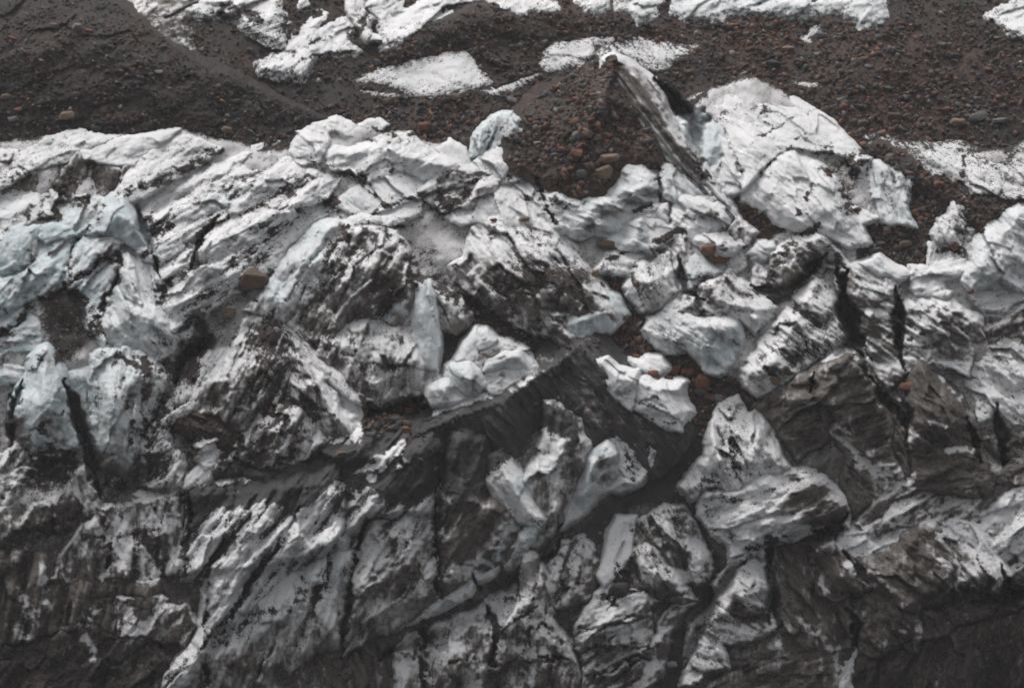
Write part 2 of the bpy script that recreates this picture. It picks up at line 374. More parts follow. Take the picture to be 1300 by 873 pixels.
    for _ in range(400):
        old = lab.copy()
        for s_ in (1, -1):
            for ax in (0, 1):
                a_ = np.roll(lab, s_, ax); c_ = np.roll(cc, s_, ax)
                if ax == 0: a_[0 if s_ > 0 else -1, :] = 0
                else: a_[:, 0 if s_ > 0 else -1] = 0
                lab = np.where(cell & (c_ == cc) & (a_ > lab), a_, lab)
        flat_ = lab.ravel(); lab = np.where(lab > 0, flat_[np.maximum(lab, 1) - 1], 0)
        if (lab == old).all(): break
    ids, n_ = np.unique(lab[lab > 0], return_counts=True); pieces = []
    for q_, m_ in sorted(zip(ids, n_), key=lambda t: -t[1]):
        if (m_ >= 160 and len(pieces) < 12) or not pieces: pieces.append((q_, int(cc[lab == q_][0])))
    main = pieces[0][0]; lab = np.where(cell & ~np.isin(lab, [p_[0] for p_ in pieces]), main, lab)
    jj, ii = np.unravel_index(np.argmin(np.abs(x0 - cx) + np.abs(y0 - max(p[1] for p in P))), x0.shape)
    org = to_world(cx, max(p[1] for p in P), float(B0[sl][jj, ii]))
    if len(pieces) == 1:
        o = emit(T['name'], W, cell, lay, st, tone, ICE, None, org)
    else:
        o = bpy.data.objects.new(T['name'], None); COL.objects.link(o); o.location = org; o.empty_display_size = 2
        for q_, cl_ in pieces[:12]:
            emit(names[cl_], W, (lab == q_) | ((lab == 0) & False), lay, st, tone, ICE, o, org)
    o['label'] = T['label']; o['category'] = T['cat']
    if T['group']: o['group'] = T['group']
# ------------------------------------------------------------------ the ice, piece by piece, as it lies on the face
# --- top edge
ICEB('serac','serac','grime',20,'A450,20 560,-60 1000,-60 960,20 900,50 870,120 890,215 850,225 780,190 700,130 600,70','grimy streaked ice at the top edge beside the black moraine slope',ty=.3,b=6,g=1,ed=.34,wall=1.5)
ICEB('serac','serac','snow',20,'A900,50 960,20 1000,-60 1330,-60 1330,190 1270,170 1200,130 1150,90 1060,50 980,55','white ice with a dark grit tongue at the top edge',ty=.3,b=5,g=1,ed=.34,wall=1.5)
ICEB('snow_slab','snow slab','snow',45,'B0,110 40,50 130,10 190,-60 260,-60 310,30 360,60 440,75 500,70 480,150 440,190 500,240 370,240 290,290 230,360 180,345 60,330 110,270 190,250 150,235 100,190 40,140','grooved white ice slab at the top with a ribbed lower edge between two gravel slopes',ty=.25,b=8,e=6,g=1,ed=.34,wall=1.5)
ICEB('serac','serac','speck',60,'B440,-60 540,-60 520,50 570,100 530,150 590,190 560,195 500,110 480,60','narrow speckled ice sliver at the top beside a dark cleft',ty=.2,b=5)
ICEB('snow_slab','snow slab','snow',30,'B520,-60 1291,-60 C260,-60 260,0 250,40 150,50 60,75 0,50 B1180,35 1080,40 1000,70 980,100 900,115 800,140 720,190 640,195 630,130 600,80 540,50','long white ice bank along the top edge above the arched gravel bank',ty=.3,b=8,e=6,g=1,ed=.34,wall=1.5)
ICEB('snow_slab','snow slab','snow',30,'C345,-60 500,-60 495,20 440,45 400,30 350,10','small white ice lump at the top edge, right of the long bank',ty=.3,b=5,e=6,g=1,ed=.34,wall=1.5)
ICEB('snow_slab','snow slab','bluish',30,'C540,-60 800,-60 740,50 700,70 650,80 620,50 560,30','pale blue ice lump with grit at the top edge above the twin white patches',ty=.3,b=5,e=6,tone=.2,g=1,ed=.34,wall=1.5)
ICEB('snow_slab','snow slab','bluish',30,'C810,-60 1291,-60 D600,-60 620,50 630,75 560,100 500,95 430,50 350,45 250,65 150,60 60,60 C1291,55 1150,40 1110,30 1050,65 980,78 900,75 810,60','long pale ice bank along the top edge above the red brown rubble',ty=.3,b=8,e=6,g=1,ed=.34,wall=1.5)
ICEB('snow_slab','snow slab','snow',30,'D1110,70 1250,0 1280,-80 1420,-80 1400,200 1291,165 1200,120','white ice corner at the upper right',ty=.3,b=5,e=6,g=1,ed=.34,wall=1.5)
# --- white patches in the upper moraine
ICEB('snow_patch','snow patch','snow',30,'B485,395 600,320 700,300 900,240 1040,230 1070,270 1110,330 1180,405 1080,430 960,460 870,475 760,465 700,430 600,410','clean white kite shaped snow patch in the upper gravel',ty=.5,b=3,e=4,f=.55,g=1,ed=.42,on=1)
ICEB('snow_patch','snow patch','snow',20,'B515,432 560,432 620,445 700,452 720,465 660,468 600,462 530,450','thin white sliver under the kite shaped snow patch',ty=.5,b=1,e=4,f=.4,g=1,ed=.42,on=1)
ICEB('snow_patch','snow patch','snow',-25,'B1090,440 1180,412 1291,370 C0,385 150,352 190,352 170,372 50,440 0,445 B1180,465','narrow white snow strip joining the kite shaped patch to the next patch',ty=.5,b=2,e=4,f=.5,g=1,ed=.42,on=1)
ICEB('snow_patch','snow patch','snow',-30,'C160,320 190,240 250,200 340,190 380,175 540,170 580,180 500,220 450,230 430,270 380,320 300,330 200,355','rounded clean snow patch left of the peak with a pointed right end',ty=.5,b=5,e=4,f=.6,g=1,ed=.42,on=1)
ICEB('snow_patch','snow patch','speck',-35,'C440,240 520,200 650,165 740,190 850,210 965,212 930,245 850,290 760,352 700,350 620,300 560,280 500,280 380,340 320,330 430,280','speckled snow patch behind the peak, its tail pointing right',ty=.5,b=4,e=4,f=.6,g=1,ed=.42,on=1)
ICEB('snow_patch','snow patch','snow',45,'D260,115 330,118 300,160 260,180 270,205 240,215 200,180 245,165','tiny white snow scrap alone in the upper right rubble',ty=.4,b=1,e=4,f=.4,g=1,ed=.42,on=1)
ICEB('snow_patch','snow patch','snow',20,'D170,390 240,395 310,400 290,425 250,425 190,405','tiny white snow dash just above the big smooth snow slope',ty=.4,b=1,e=4,f=.4,g=1,ed=.42,on=1)
ICEB('snow_patch','snow patch','snow',-30,'C860,480 1000,415 1005,430 900,490','thin white snow line on the rubble left of the big smooth snow slope',ty=.4,b=1,e=4,f=.4,g=1,ed=.42,on=1)
ICEB('snow_patch','snow patch','snow',-40,'D1245,285 1330,310 1330,345','short bright snow streak at the right edge in the rubble',ty=.4,b=1,e=4,f=.4,g=1,ed=.42,on=1)
ICEB('rubble_bank','rubble bank','debris',20,'-400,-200,0 60,-60,20 75,-5,22 118,0,22 150,12,22 185,36,22 215,60,20 240,80,16 300,105,10 340,125,5 400,150,0 330,180,-3 280,176,-3 240,166,-3 60,170,-3 -400,200,-3','high dark gravel bank filling the upper left corner',ridges='-400,60,26 60,50,32 160,60,30 230,100,16 300,130,6',e=5,b=3,tone=.1,f=.5,wall=1.2,ty=0)
ICEB('rubble_bank','rubble bank','debris',-10,'B530,215,0 720,195,6 850,130,8 980,95,8 1080,40,8 1180,32,8 C0,75,8 60,85,6 150,70,2 300,80,-2 300,150,-3 180,190,-3 160,240,-3 150,330,-3 B1180,395,-3 1110,320,-3 1040,228,-3 900,236,-3 700,295,-3','arched gravel bank between the long white ice bank and the kite shaped patch',ridges='B800,190,5 1100,110,8 C100,130,4',e=5,b=2,tone=.5,f=.5,wall=1.2,ty=0)
# --- the peak
ICEB('debris_cone','rubble cone','debris',60,'780,71 763,78 745,85 720,105 690,120 660,150 640,165 648,200 690,222 735,245 752,240 770,222 790,195 828,198 833,180 812,150 795,120 785,95','tall cone of red brown rubble below the peak',ridges='782,74,44 768,120,52 742,170,36 722,215,18',e=30,ty=.25,b=4,f=.5,tone=.75,wall=1.0)
ICEB('ice_ridge','ice ridge','dirty',-52,'C530,272 600,300 720,395 800,555 830,600 820,640 930,740 985,840 1000,873 940,873 860,790 780,720 700,600 600,500 540,400 500,320 470,330 480,300','long blade of banded ice with dark grit strips running down from the peak',ridges='C545,290,16 640,380,26 740,520,30 830,680,26 950,830,10',e=34,ty=.1,b=2,f=.5,rib=4,rw=7)
ICEB('ice_ridge','ice ridge','dirty',-52,'C540,470 600,510 700,640 800,740 900,820 960,873 G1000,60 1050,150 1100,240 1060,200 960,90 900,50 C860,830 740,710 640,580','lower banded ice blade below the peak with brown grit stripes',e=30,ty=.1,b=6,f=.5,rib=4,rw=7)
ICEB('ice_wall','ice wall','blue',80,'C735,360 800,440 850,490 930,560 900,640 870,600 830,570 790,510 740,400','shaded blue wall inside the cleft just below the peak',e=-16,b=4,ty=-.1,f=.6)
ICEB('ice_pillar','ice pillar','blue',80,'C820,580 890,575 900,690 880,700 830,640','small upright blue ice post standing in the cleft below the peak',e=22,b=4,ty=0,f=.4)
ICEB('ice_wall','ice wall','blue',80,'C905,600 940,560 1050,630 1062,740 1040,873 G1000,70 980,30 C960,800 930,720','grey blue fluted ice wall on the right side of the cleft below the peak',e=20,b=8,ty=0,f=.8)
# --- big smooth slope on the right
ICEB('snow_slope','snow slope','snow',-32,'900,118 918,103 950,97 998,116 1052,155 1100,202 1092,212 1070,195 1040,190 1010,184 985,195 960,215 945,235 930,215 920,190 905,160 893,140','big smooth white snow slope with thin diagonal cracks below the right rubble',ty=.35,b=10,e=20,f=.6)
ICEB('serac','serac','snow',-40,'C890,590 1020,600 1080,700 1140,800 1150,873 G1140,120 1040,130 1040,60 1000,20 C1060,740 1040,640','white cracked block between the fluted ice wall and the smooth slope',ty=.2,b=7,e=18,f=.7)
ICEB('serac','serac','snow',-45,'S235,215 290,180 370,100 430,75 510,125 590,190 625,290 715,340 665,360 690,420 630,430 570,400 510,380 440,380 370,350 330,300 240,270','rounded white hump with a dark gash under the smooth snow slope',ridges='S300,190,8 420,100,18 560,190,24 610,300,20;S350,250,16 480,330,18',e=22,ty=.2,b=6,f=.8)
ICEB('snow_slope','snow slope','speck',-30,'D500,650 620,655 700,690 850,700 1000,690 1150,760 1291,700 1400,690 H1400,160 1291,145 1230,160 1140,130 1040,130 1000,60 900,80 830,30 D760,800 640,730 560,740','flecked snow field at the right edge below the rubble slope',ty=.35,b=6,e=14,f=.6,ed=.5)
ICEB('debris_ridge','rubble ridge','debris',-35,'D600,720 680,740 760,800 850,860 H900,60 1000,120 1100,150 1200,160 1291,130 1291,160 1180,230 1080,300 1040,240 960,190 900,130 820,90 700,20 D620,760','straight brown gravel ridge running diagonally to the right edge',e=24,b=6,tone=.8,f=.5,wall=1.5,ty=.1)
ICEB('ice_wall','ice wall','bluish',-75,'H450,50 520,0 640,-10 720,40 730,100 700,180 720,240 740,275 640,265 560,250 500,180 470,120','blue fluted ice hollow under the straight gravel ridge',e=14,b=8,ty=0,tx=.2,rib=5,rw=12)
ICEB('serac','serac','speck',-50,'H860,330 900,270 940,240 945,180 1000,200 1050,250 1060,300 1030,330 1035,380 1010,400 940,375 870,370','small black flecked ice knob at the foot of the straight gravel ridge',e=24,b=10,ty=0)
ICEB('serac','serac','speck',80,'H840,390 980,400 1010,440 900,490 840,480','striped dark and white ice skirt under the black flecked knob',e=14,b=4,ty=0)
ICEB('serac','serac','bluish',-40,'H1420,140 1291,170 1230,200 1150,240 1080,320 1020,400 1040,440 1010,500 1000,550 1050,600 1200,570 1291,590 1420,600','big rounded pale ice block on the right edge, below the gravel ridge',ridges='H1300,220,20 1180,330,26 1080,480,30 1200,540,26',e=28,ty=.1,b=10)
ICEB('serac','serac','snow',15,'H750,505 840,500 920,480 1000,460 1015,520 900,545 870,560 920,610 900,625 780,620 755,580','winged white snow slab left of the big pale block at the right edge',e=28,b=6,ty=.2)
ICEB('serac','serac','speck',20,'H1030,600 1100,615 1210,585 1280,600 1291,640 1240,650 1190,700 1110,685 1060,660','flat snow topped ledge under the big pale block at the right edge',e=22,b=5,ty=.3)
ICEB('serac','serac','grime',20,'H1100,690 1200,700 1400,620 1400,850 1291,870 1150,873 1090,800','dark ledged ice at the right edge under the snow topped ledge',e=10,b=8,ty=.1)
ICEB('serac','serac','dirty',-30,'H400,540 450,490 520,465 560,480 600,510 660,550 670,600 620,640 540,670 460,650 410,600','tilted grey ice head with flecks, first in the row right of the central crevice',e=36,b=8,ty=.1)
ICEB('snow_patch','snow patch','snow',-30,'H530,475 590,452 640,490 710,530 690,545 650,520 600,525','white snow cap draped over the tilted grey ice head',e=46,b=4,ty=.1,f=.5)
ICEB('serac','serac','dirty',-30,'H490,690 560,660 690,620 695,740 700,873 L700,100 705,200 640,260 600,230 560,140 520,60 H510,800','tall dark striped ice column under the tilted grey head',e=26,b=8,ty=.05,rib=3,rw=11)
ICEB('serac','serac','dirty',-30,'H705,640 840,625 940,640 985,700 1075,735 1080,830 1040,873 L1050,60 1010,200 930,170 860,180 780,140 730,190 700,100 H690,800','broad striped ice block with white ledges right of the tall column',ridges='H760,660,12 900,680,22 1000,780,14;H820,800,16',e=26,b=8,ty=.15,rib=3,rw=11)
ICEB('serac','serac','speck',-35,'950,487 948,470 965,440 985,410 1010,375 1036,353 1050,362 1064,385 1068,410 1078,440 1060,448 1040,452 1020,465 1000,478 985,490 965,498','tall wedge of white ice with dark bands left of the central right crevice',ridges='1034,360,26 1010,410,28 975,460,20;1050,420,24',e=26,ty=.2,b=6,rib=3,rw=11)
ICEB('serac','serac','dirty',-32,'H0,590 0,470 60,440 100,410 200,340 290,305 345,360 400,440 435,485 340,490 300,530 200,560 160,610 60,615','arched pale ice block under a dark gravel saddle, cut by grey stains',ridges='H90,430,14 200,380,24 320,350,22;H180,520,24',e=24,b=6,ty=.1)
ICEB('serac','serac','dark',25,'L15,370 60,310 150,250 230,200 300,160 345,150 430,100 500,100 530,150 560,220 590,360 640,450 650,600 700,690 600,640 520,560 430,470 380,470 300,540 200,600 130,480 50,400','massive dark grey ice buttress with a small white cap, right of centre',ridges='L60,320,10 230,220,26 430,140,34 560,230,26 600,380,18;L330,330,34 420,460,24',e=34,b=8,ty=.05,tone=.1)
ICEB('snow_patch','snow patch','snow',10,'L345,150 400,105 470,98 515,105 530,150 460,165 380,165','smooth white snow cap on top of the dark grey buttress',e=64,b=4,ty=.1,f=.4)
ICEB('serac','serac','dark',-45,'L380,480 440,475 500,560 640,620 710,690 640,740 560,800 480,860 440,800 420,700 440,600','white flecked foot of the dark buttress',e=24,b=6,ty=.15)
ICEB('serac','serac','dark',-60,'L560,220 600,230 640,290 720,360 700,480 720,600 730,680 690,680 650,600 640,450 590,360','narrow black shard with a white upper rim between the buttress and the dark pyramid',e=22,b=5,ty=0)
ICEB('serac','serac','dark',-50,'L735,220 790,148 870,210 980,310 1050,470 1065,560 940,570 800,580 740,560 720,470','dark pyramid of gritty ice with a sharp tip',ridges='L790,152,22 830,300,30 800,450,26;L830,300,30 980,400,20',e=28,b=5,ty=.05)
ICEB('serac','serac','dark',10,'L770,600 850,575 1060,570 1120,650 1130,760 1060,800 950,760 800,745 765,690','round shouldered dark ice boulder below the dark pyramid',e=34,b=18,w=12,ty=0)
ICEB('serac','serac','speck',-40,'L1010,210 1080,100 1200,20 1400,0 1400,450 1250,440 1180,380 1080,440 1060,330','dark ice with white flecks at the right edge beside the pyramid',e=12,b=8,ty=.1)
ICEB('serac','serac','dark',10,'L1065,490 1120,440 1190,450 1291,495 1400,500 1400,700 1250,740 1130,720 1110,620 1060,560','black ice block with a grey flat top in the right edge hollow',e=8,b=5,ty=.1)
ICEB('serac','serac','speck',40,'V880,180 960,250 1060,280 1120,230 1220,150 1380,100 1380,400 1230,440 1150,470 1120,400 1060,340 1000,300 890,300','crumbly white flecked ice at the lower right edge',e=12,b=8)
ICEB('serac','serac','grime',35,'V650,290 700,210 760,160 840,110 850,140 960,160 1060,190 1060,280 930,290 860,300 760,290 700,330','dark slab with a bright snow line along its left edge under the round boulder',e=24,b=6,ty=.1)
ICEB('serac','serac','speck',30,'V575,370 590,320 640,290 700,300 780,280 830,300 770,360 720,410 640,410','crinkled white ice strips left of the lower right black face',e=24,b=5,ty=.3)
ICEB('serac','serac','dark',-40,'V640,420 740,400 830,310 880,300 940,330 960,380 985,440 960,500 960,560 870,570 830,620 840,680 700,750 650,740 650,640 640,580 700,520','broad black faced block at the lower right',ridges='V860,310,10 800,420,26 720,500,20;V960,480,16 800,600,22',e=32,b=5,ty=.0)
ICEB('serac','serac','grime',-50,'V890,300 960,290 1030,290 1110,320 1130,420 1175,470 1140,535 1000,550 970,480 930,400','black block with a white flecked shoulder at the lower right',e=32,b=10,ty=.1)
ICEB('serac','serac','dark',0,'V1000,560 1150,530 1175,470 1230,440 1380,420 1380,560 1150,600 980,640 960,600','grey black shelf at the lower right edge above the darkest hollow',e=16,b=6,ty=0)
ICEB('serac','serac','dark',-60,'V850,640 870,580 950,560 1000,630 940,680 860,690 830,740 800,720','small rugged dark knob with white spots in the lower right',e=14,b=6)
ICEB('serac','serac','dark',-45,'V480,430 490,380 540,355 580,380 640,440 700,520 610,540 570,560 500,540','dark wedge with a curved white top and a bright right edge at the lower right',ridges='V560,390,14 620,450,18 690,515,6',e=34,b=6)
ICEB('serac','serac','dark',-60,'V330,370 480,360 480,430 500,550 600,570 640,640 600,720 545,740 480,720 400,750 360,700 330,620 340,500','dark gritty face below the white hump, crossed by small snow dashes',e=20,b=6,ty=0)
ICEB('serac','serac','snow',25,'V80,200 100,165 150,180 240,140 330,120 440,95 510,130 580,190 610,250 600,300 500,310 400,340 320,350 250,400 200,420 190,360 130,310 80,260','wide white hump with a grey right shoulder, lower right of centre',ridges='V110,190,6 300,170,22 480,150,24 580,230,12;V250,300,20 450,280,22',e=30,b=6,ty=.15)
ICEB('serac','serac','speck',-60,'V20,160 70,90 100,60 110,-20 150,-130 210,-150 240,-80 300,-130 340,-40 360,60 380,90 300,120 200,160 100,150 40,190','white mottled slab above the wide hump, streaked by black grit',ridges='V120,-80,14 130,60,20;V300,-60,18 260,80,20',e=26,b=5,ty=.25)
ICEB('serac','serac','speck',-30,'V30,850 45,790 40,720 60,660 140,560 160,530 135,500 200,450 270,410 325,375 335,480 320,560 340,650 300,680 150,715 170,790 110,800 60,840','white stepped ice edge beside the black gully at the bottom',ridges='V60,700,8 180,580,20 300,520,16;V220,440,10',e=28,b=6,ty=.15)
ICEB('serac','serac','dark',20,'V40,850 120,800 180,790 150,720 320,680 345,620 400,750 540,740 540,800 560,873 560,1000 30,1000','dark dirty ice foot under the white stepped edge at the bottom',e=16,b=8,ty=.1)
ICEB('serac','serac','speck',60,'V550,760 590,720 620,740 610,800 610,873 600,1000 390,1000 400,850 470,800 540,830','white flecked ice scraps at the bottom, left of the black hollow',e=10,b=4)
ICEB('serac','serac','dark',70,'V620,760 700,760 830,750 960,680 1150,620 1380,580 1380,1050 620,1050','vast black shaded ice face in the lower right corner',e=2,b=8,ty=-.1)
# --- middle blocks under the peak
ICEB('serac','serac','bluish',-20,'G200,70 300,70 400,130 450,145 480,110 550,90 560,10 560,-60 600,-20 640,-30 720,40 735,100 728,170 620,200 600,260 540,330 520,350 440,325 340,340 230,290 190,200','snow topped wall of grey blue ice directly below the rubble cone',ridges='G260,150,14 420,210,24 560,140,26 700,90,22;G350,300,14 560,270,14',e=26,b=4,ty=.1)
ICEB('serac','serac','bluish',-55,'G755,0 860,0 960,70 1060,160 1110,245 1060,235 1000,190 940,150 860,145 800,180 765,140','blue tinted wedge right of the narrow dark cleft under the peak',e=28,b=7,ty=0)
ICEB('serac','serac','snow',-35,'G800,200 870,155 960,150 1050,200 1100,240 1070,290 1000,290 940,320 900,360 860,330 840,310 805,270','snowy round block with a striped right flank under the blue tinted wedge',e=32,b=10,ty=.1)
ICEB('serac','serac','speck',-10,'G605,245 620,205 720,172 780,190 790,270 740,245 660,240','small snow capped step between the grey blue wall and the snowy round block',e=28,b=5,ty=.1)
ICEB('ice_tooth','ice block','bluish',-20,'G515,365 600,290 655,250 680,270 700,350 715,410 640,400 560,390','pointed triangular ice tooth with a pale flat face',ridges='G656,254,14 650,330,18 640,390,12',e=34,b=4,ty=0,f=.6)
ICEB('serac','serac','snow',-35,'G662,245 760,250 850,312 850,330 720,385 700,340','bright tilted snow slab leaning right of the triangular ice tooth',e=38,b=4,ty=.1,f=.5)
ICEB('serac','serac','snow',-20,'G435,520 500,435 580,400 650,405 660,430 630,480 600,520 500,490','white rounded snow mound at the head of the brown gully',e=26,b=8,ty=.2)
ICEB('serac','serac','speck',-60,'G595,580 620,510 650,470 700,485 740,450 775,440 800,500 800,570 815,610 740,670 670,690 620,640','ribbed white block with grey gouges on the left bank of the brown gully',ridges='G660,480,14 700,560,26 720,660,12',e=28,b=6,ty=0)
ICEB('serac','serac','dirty',-75,'G760,400 800,360 860,340 920,400 940,450 890,480 860,525 810,490','fluted grey and white block above the ribbed white block',e=30,b=9,ty=0)
ICEB('serac','serac','bluish',-50,'G865,590 860,530 890,460 935,440 970,480 1015,510 960,550 890,590','pale polished ice lump just left of the rust red boulders',e=32,b=8,ty=0,f=.7)
ICEB('serac','serac','snow',-20,'G905,360 960,335 1060,330 1100,350 1150,390 1100,420 1020,420 960,410','white cap block with a grey nose just above the rust red boulders',e=34,b=7,ty=.1)
ICEB('serac','serac','dirty',-60,'G1070,430 1170,410 1160,480 1110,510 1080,490','small grey ribbed block right of the rust red boulders',e=22,b=5)
ICEB('serac','serac','dirty',-75,'G1010,310 1080,255 1120,265 1195,320 1160,390 1080,340','fluted grey block hanging under the lower banded ice blade',e=30,b=6,ty=0,rib=4,rw=7)
ICEB('serac','serac','bluish',-20,'G1190,430 1230,375 1291,380 H80,400 40,440 0,450 G1240,440','smooth pale ice lip beside the arched pale block',e=30,b=6)
ICEB('serac','serac','speck',-32,'G850,700 880,640 960,570 1010,540 1080,515 1150,570 1200,600 1250,640 1291,690 1210,790 1150,720 1120,730 1000,725 900,705','block with a grey left side and a bright speckled snow wing on the right',ridges='G900,660,12 1000,580,20 1080,540,20 1230,690,14;G1000,700,14',e=26,b=5,ty=.1)
ICEB('serac','serac','bluish',-35,'822,420 827,405 845,392 858,385 866,395 900,400 925,402 938,407 941,425 937,436 926,455 917,470 898,467 885,452 870,441 848,443 827,432','big snow block with a smooth blue right wall above the orange rubble',ridges='842,400,10 880,415,22 928,412,24;890,440,20 920,440,8',e=26,b=5,ty=.1)
ICEB('serac','serac','dirty',-50,'600,292 620,280 650,277 690,283 712,295 726,312 735,335 750,350 768,365 785,385 790,402 775,412 745,422 730,432 715,438 702,425 680,418 655,408 625,390 600,372 580,355 575,340 592,325','central dome of ice smeared with dark grit on its left half',ridges='640,285,10 690,330,26 735,370,26 770,395,16;640,340,24 690,400,18',e=30,b=8,ty=0)
ICEB('ice_wall','ice wall','blue',-75,'G300,860 220,810 270,770 300,740 400,705 440,640 490,620 540,640 575,720 560,745 500,790 430,790 340,850','smooth blue ice snout at the lower right tip of the central dome',ridges='G260,790,4 400,740,14 500,700,18',e=34,b=6,ty=-.2,f=.6)
# --- snow slopes left of centre
ICEB('serac','serac','snow',-15,'B205,740 220,690 250,650 240,640 300,610 410,570 430,580 500,615 450,640 400,625 360,630 350,650 360,690 330,730 310,780 270,770 230,780','hooked white ice piece under the upper gravel, left of the brown earth patch',e=18,b=5,ty=.2)
ICEB('snow_patch','snow patch','snow',20,'B475,645 500,625 560,595 610,588 635,605 620,620 560,640 520,652','small white oval snow patch on the reddish gravel edge',e=14,b=3,f=.5)
ICEB('serac','serac','snow',28,'B370,770 365,730 400,715 480,720 560,690 640,660 760,650 800,690 880,740 1000,780 1130,830 1160,873 F1160,40 1100,50 1000,20 900,50 820,60 730,10 640,40 550,70 F480,10 B540,860 470,810 420,820 390,800','broad snow shelf with fine grit rows below the reddish gravel edge',ridges='B420,740,8 620,720,18 900,800,20',e=24,b=6,ty=.25,f=.8)
ICEB('snow_patch','snow patch','snow',-50,'B900,720 960,690 1010,720 1045,800 1040,812 980,790 930,750','white snow flap beside the brown boulder gully, left of the upright blue block',e=26,b=4,f=.5,ty=.2)
ICEB('ice_wall','ice wall','blue',85,'B1070,745 1078,670 1130,612 1180,575 1250,565 1291,590 C60,600 50,640 0,660 B1230,680 1170,695 1110,740','upright blue ice block with a snow top, left of the rubble cone',e=30,b=6,ty=-.1,f=1.2,rib=4,rw=9)
ICEB('snow_patch','snow patch','speck',-35,'C55,640 90,600 140,540 210,488 222,512 160,565 110,620','narrow speckled snow tongue on the left flank of the rubble cone',e=30,b=2,f=.5)
ICEB('serac','serac','snow',-35,'B1090,780 1140,740 1200,700 1291,680 C60,660 100,640 120,655 60,710 0,760 B1240,780 1200,850 1120,830','white ledge under the upright blue block',e=26,b=4,f=.7)
ICEB('serac','serac','speck',-25,'C0,770 40,735 110,725 150,770 260,830 230,870 G180,0 140,60 60,60 -60,80 -90,20 B1210,860 1250,800','flecked snow bench at the left foot of the rubble cone',e=24,b=5,f=.8,ty=.2)
ICEB('serac','serac','snow',-50,'F1180,40 1291,30 G20,60 130,60 165,110 220,250 230,285 320,330 G240,320 150,285 60,280 F1180,300 1100,260 1000,270 960,260 940,230 1050,190 1120,150','open snow slope between the boulder gully and the central dome',e=22,b=6,ty=.2,f=.8)
ICEB('serac','serac','speck',-60,'G155,60 180,50 240,90 330,100 410,145 330,330 240,280 200,210 170,120','flecked snow rib beside a thin dark crack above the central dome',e=26,b=6,ty=.1,f=.8)
ICEB('serac','serac','dirty',30,'F810,130 900,50 1000,10 1100,40 1170,40 1190,70 1120,150 1050,195 980,185 920,210 860,170','grey rounded ice roll with a dark hole beneath it, left of the open snow slope',e=30,b=9,ty=.1)
ICEB('serac','serac','snow',-45,'F540,80 640,40 740,5 820,50 810,150 730,175 650,205 590,130','white block bounded by two meeting cracks in the snow slope',e=22,b=6,f=.7,ty=.2)
ICEB('serac','serac','snow',-40,'F400,180 470,130 545,90 590,140 635,205 560,235 490,225 420,190','white diamond block left of the crack junction',e=22,b=6,f=.7,ty=.2)
ICEB('serac','serac','snow',15,'F430,295 500,245 560,240 650,212 760,172 805,185 800,230 700,270 650,300 610,310 520,300','white overhanging lip of snow above the grimy central left serac',e=30,b=5,f=.7,ty=.3)
ICEB('snow_slope','snow slope','speck',33,'170,297 185,268 205,250 235,232 262,215 295,203 330,187 350,180 383,195 392,212 425,222 462,232 448,250 425,265 405,275 385,290 365,310 350,335 325,350 300,358 290,372 258,398 238,410 222,420 214,400 200,372 198,335 180,325','wide striped snow slope on the left, flecked with slanting dark grit rows',ridges='205,260,10 300,220,20 400,225,14;215,330,16 300,290,26 380,260,20;250,370,16',e=22,b=6,ty=.15,rib=2.5,rw=12)
ICEB('serac','serac','dirty',60,'E905,545 915,450 950,380 990,300 1040,262 1100,290 1150,350 1135,430 1120,475 1060,500 1040,540 960,560','fin of pale ice edged by a dark grit line on the striped snow slope',ridges='E1030,270,12 960,400,26 930,530,14',e=34,b=5,f=.8,tx=.1)
# --- left
ICEB('serac','serac','speck',20,'A50,740 180,730 200,695 330,640 440,655 560,660 520,690 400,715 390,740 320,770 200,800 100,850 -20,900 -500,920 -500,760','snow dusted ledge at the left edge under the black moraine slope',e=20,b=6,ty=.3)
ICEB('serac','serac','snow',20,'A395,725 440,705 640,665 840,638 780,690 680,750 640,790 480,775 410,755','sharp white snow blade pointing right under the black moraine slope',e=26,b=5,ty=.3,f=.6)
ICEB('serac','serac','speck',35,'150,248 158,225 172,208 195,188 225,176 240,174 278,189 262,202 235,218 205,232 180,248 160,256','black flecked snow ramp next to the sharp white snow blade',e=26,b=6,ty=.25,f=.7)
ICEB('ice_wall','ice wall','grime',85,'-60,195 20,200 75,200 100,192 130,203 172,205 160,228 150,250 100,250 60,240 0,245 -60,245','grimy ice wall with dark upright bands under the snow dusted ledge',e=12,b=6,ty=-.1)
ICEB('snow_slope','snow slope','snow',25,'E-260,130 0,125 100,150 200,130 250,130 250,240 200,235 140,265 80,330 0,350 -260,350','smooth greyish snow slope at the left edge',e=18,b=5,ty=.3,f=.6)
ICEB('serac','serac','bluish',50,'E250,140 330,180 400,150 510,170 480,230 430,320 350,350 330,300 240,290 250,230','grey white ice saddle left of the pale blue fin',e=16,b=6,ty=.1)
ICEB('serac','serac','blue',70,'E-260,370 0,355 100,308 180,305 170,370 150,440 120,485 0,520 -260,540','rounded pale blue bulge at the left edge',e=32,b=12,ty=0,f=.7)
ICEB('serac','serac','blue',20,'E190,310 250,295 330,300 350,335 290,340 230,365 200,340','small pale blue knob between the rounded bulge and the dark groove',e=30,b=7,f=.6)
ICEB('ice_fin','ice fin','blue',50,'E430,325 470,250 510,185 545,150 590,140 615,190 640,245 690,285 715,350 712,375 670,400 620,370 570,340 500,340','pale blue ice fin with a rounded crest on the left',ridges='E585,148,14 560,240,20 520,320,14;E590,160,14 650,280,20 690,350,10',e=34,b=4,f=.6,ty=0)
ICEB('serac','serac','bluish',55,'E335,590 330,510 370,420 400,365 445,330 520,345 580,380 585,425 520,460 450,505 380,560','pale ice ramp below the blue fin, cut off by a long black groove',e=30,b=7,ty=.1)
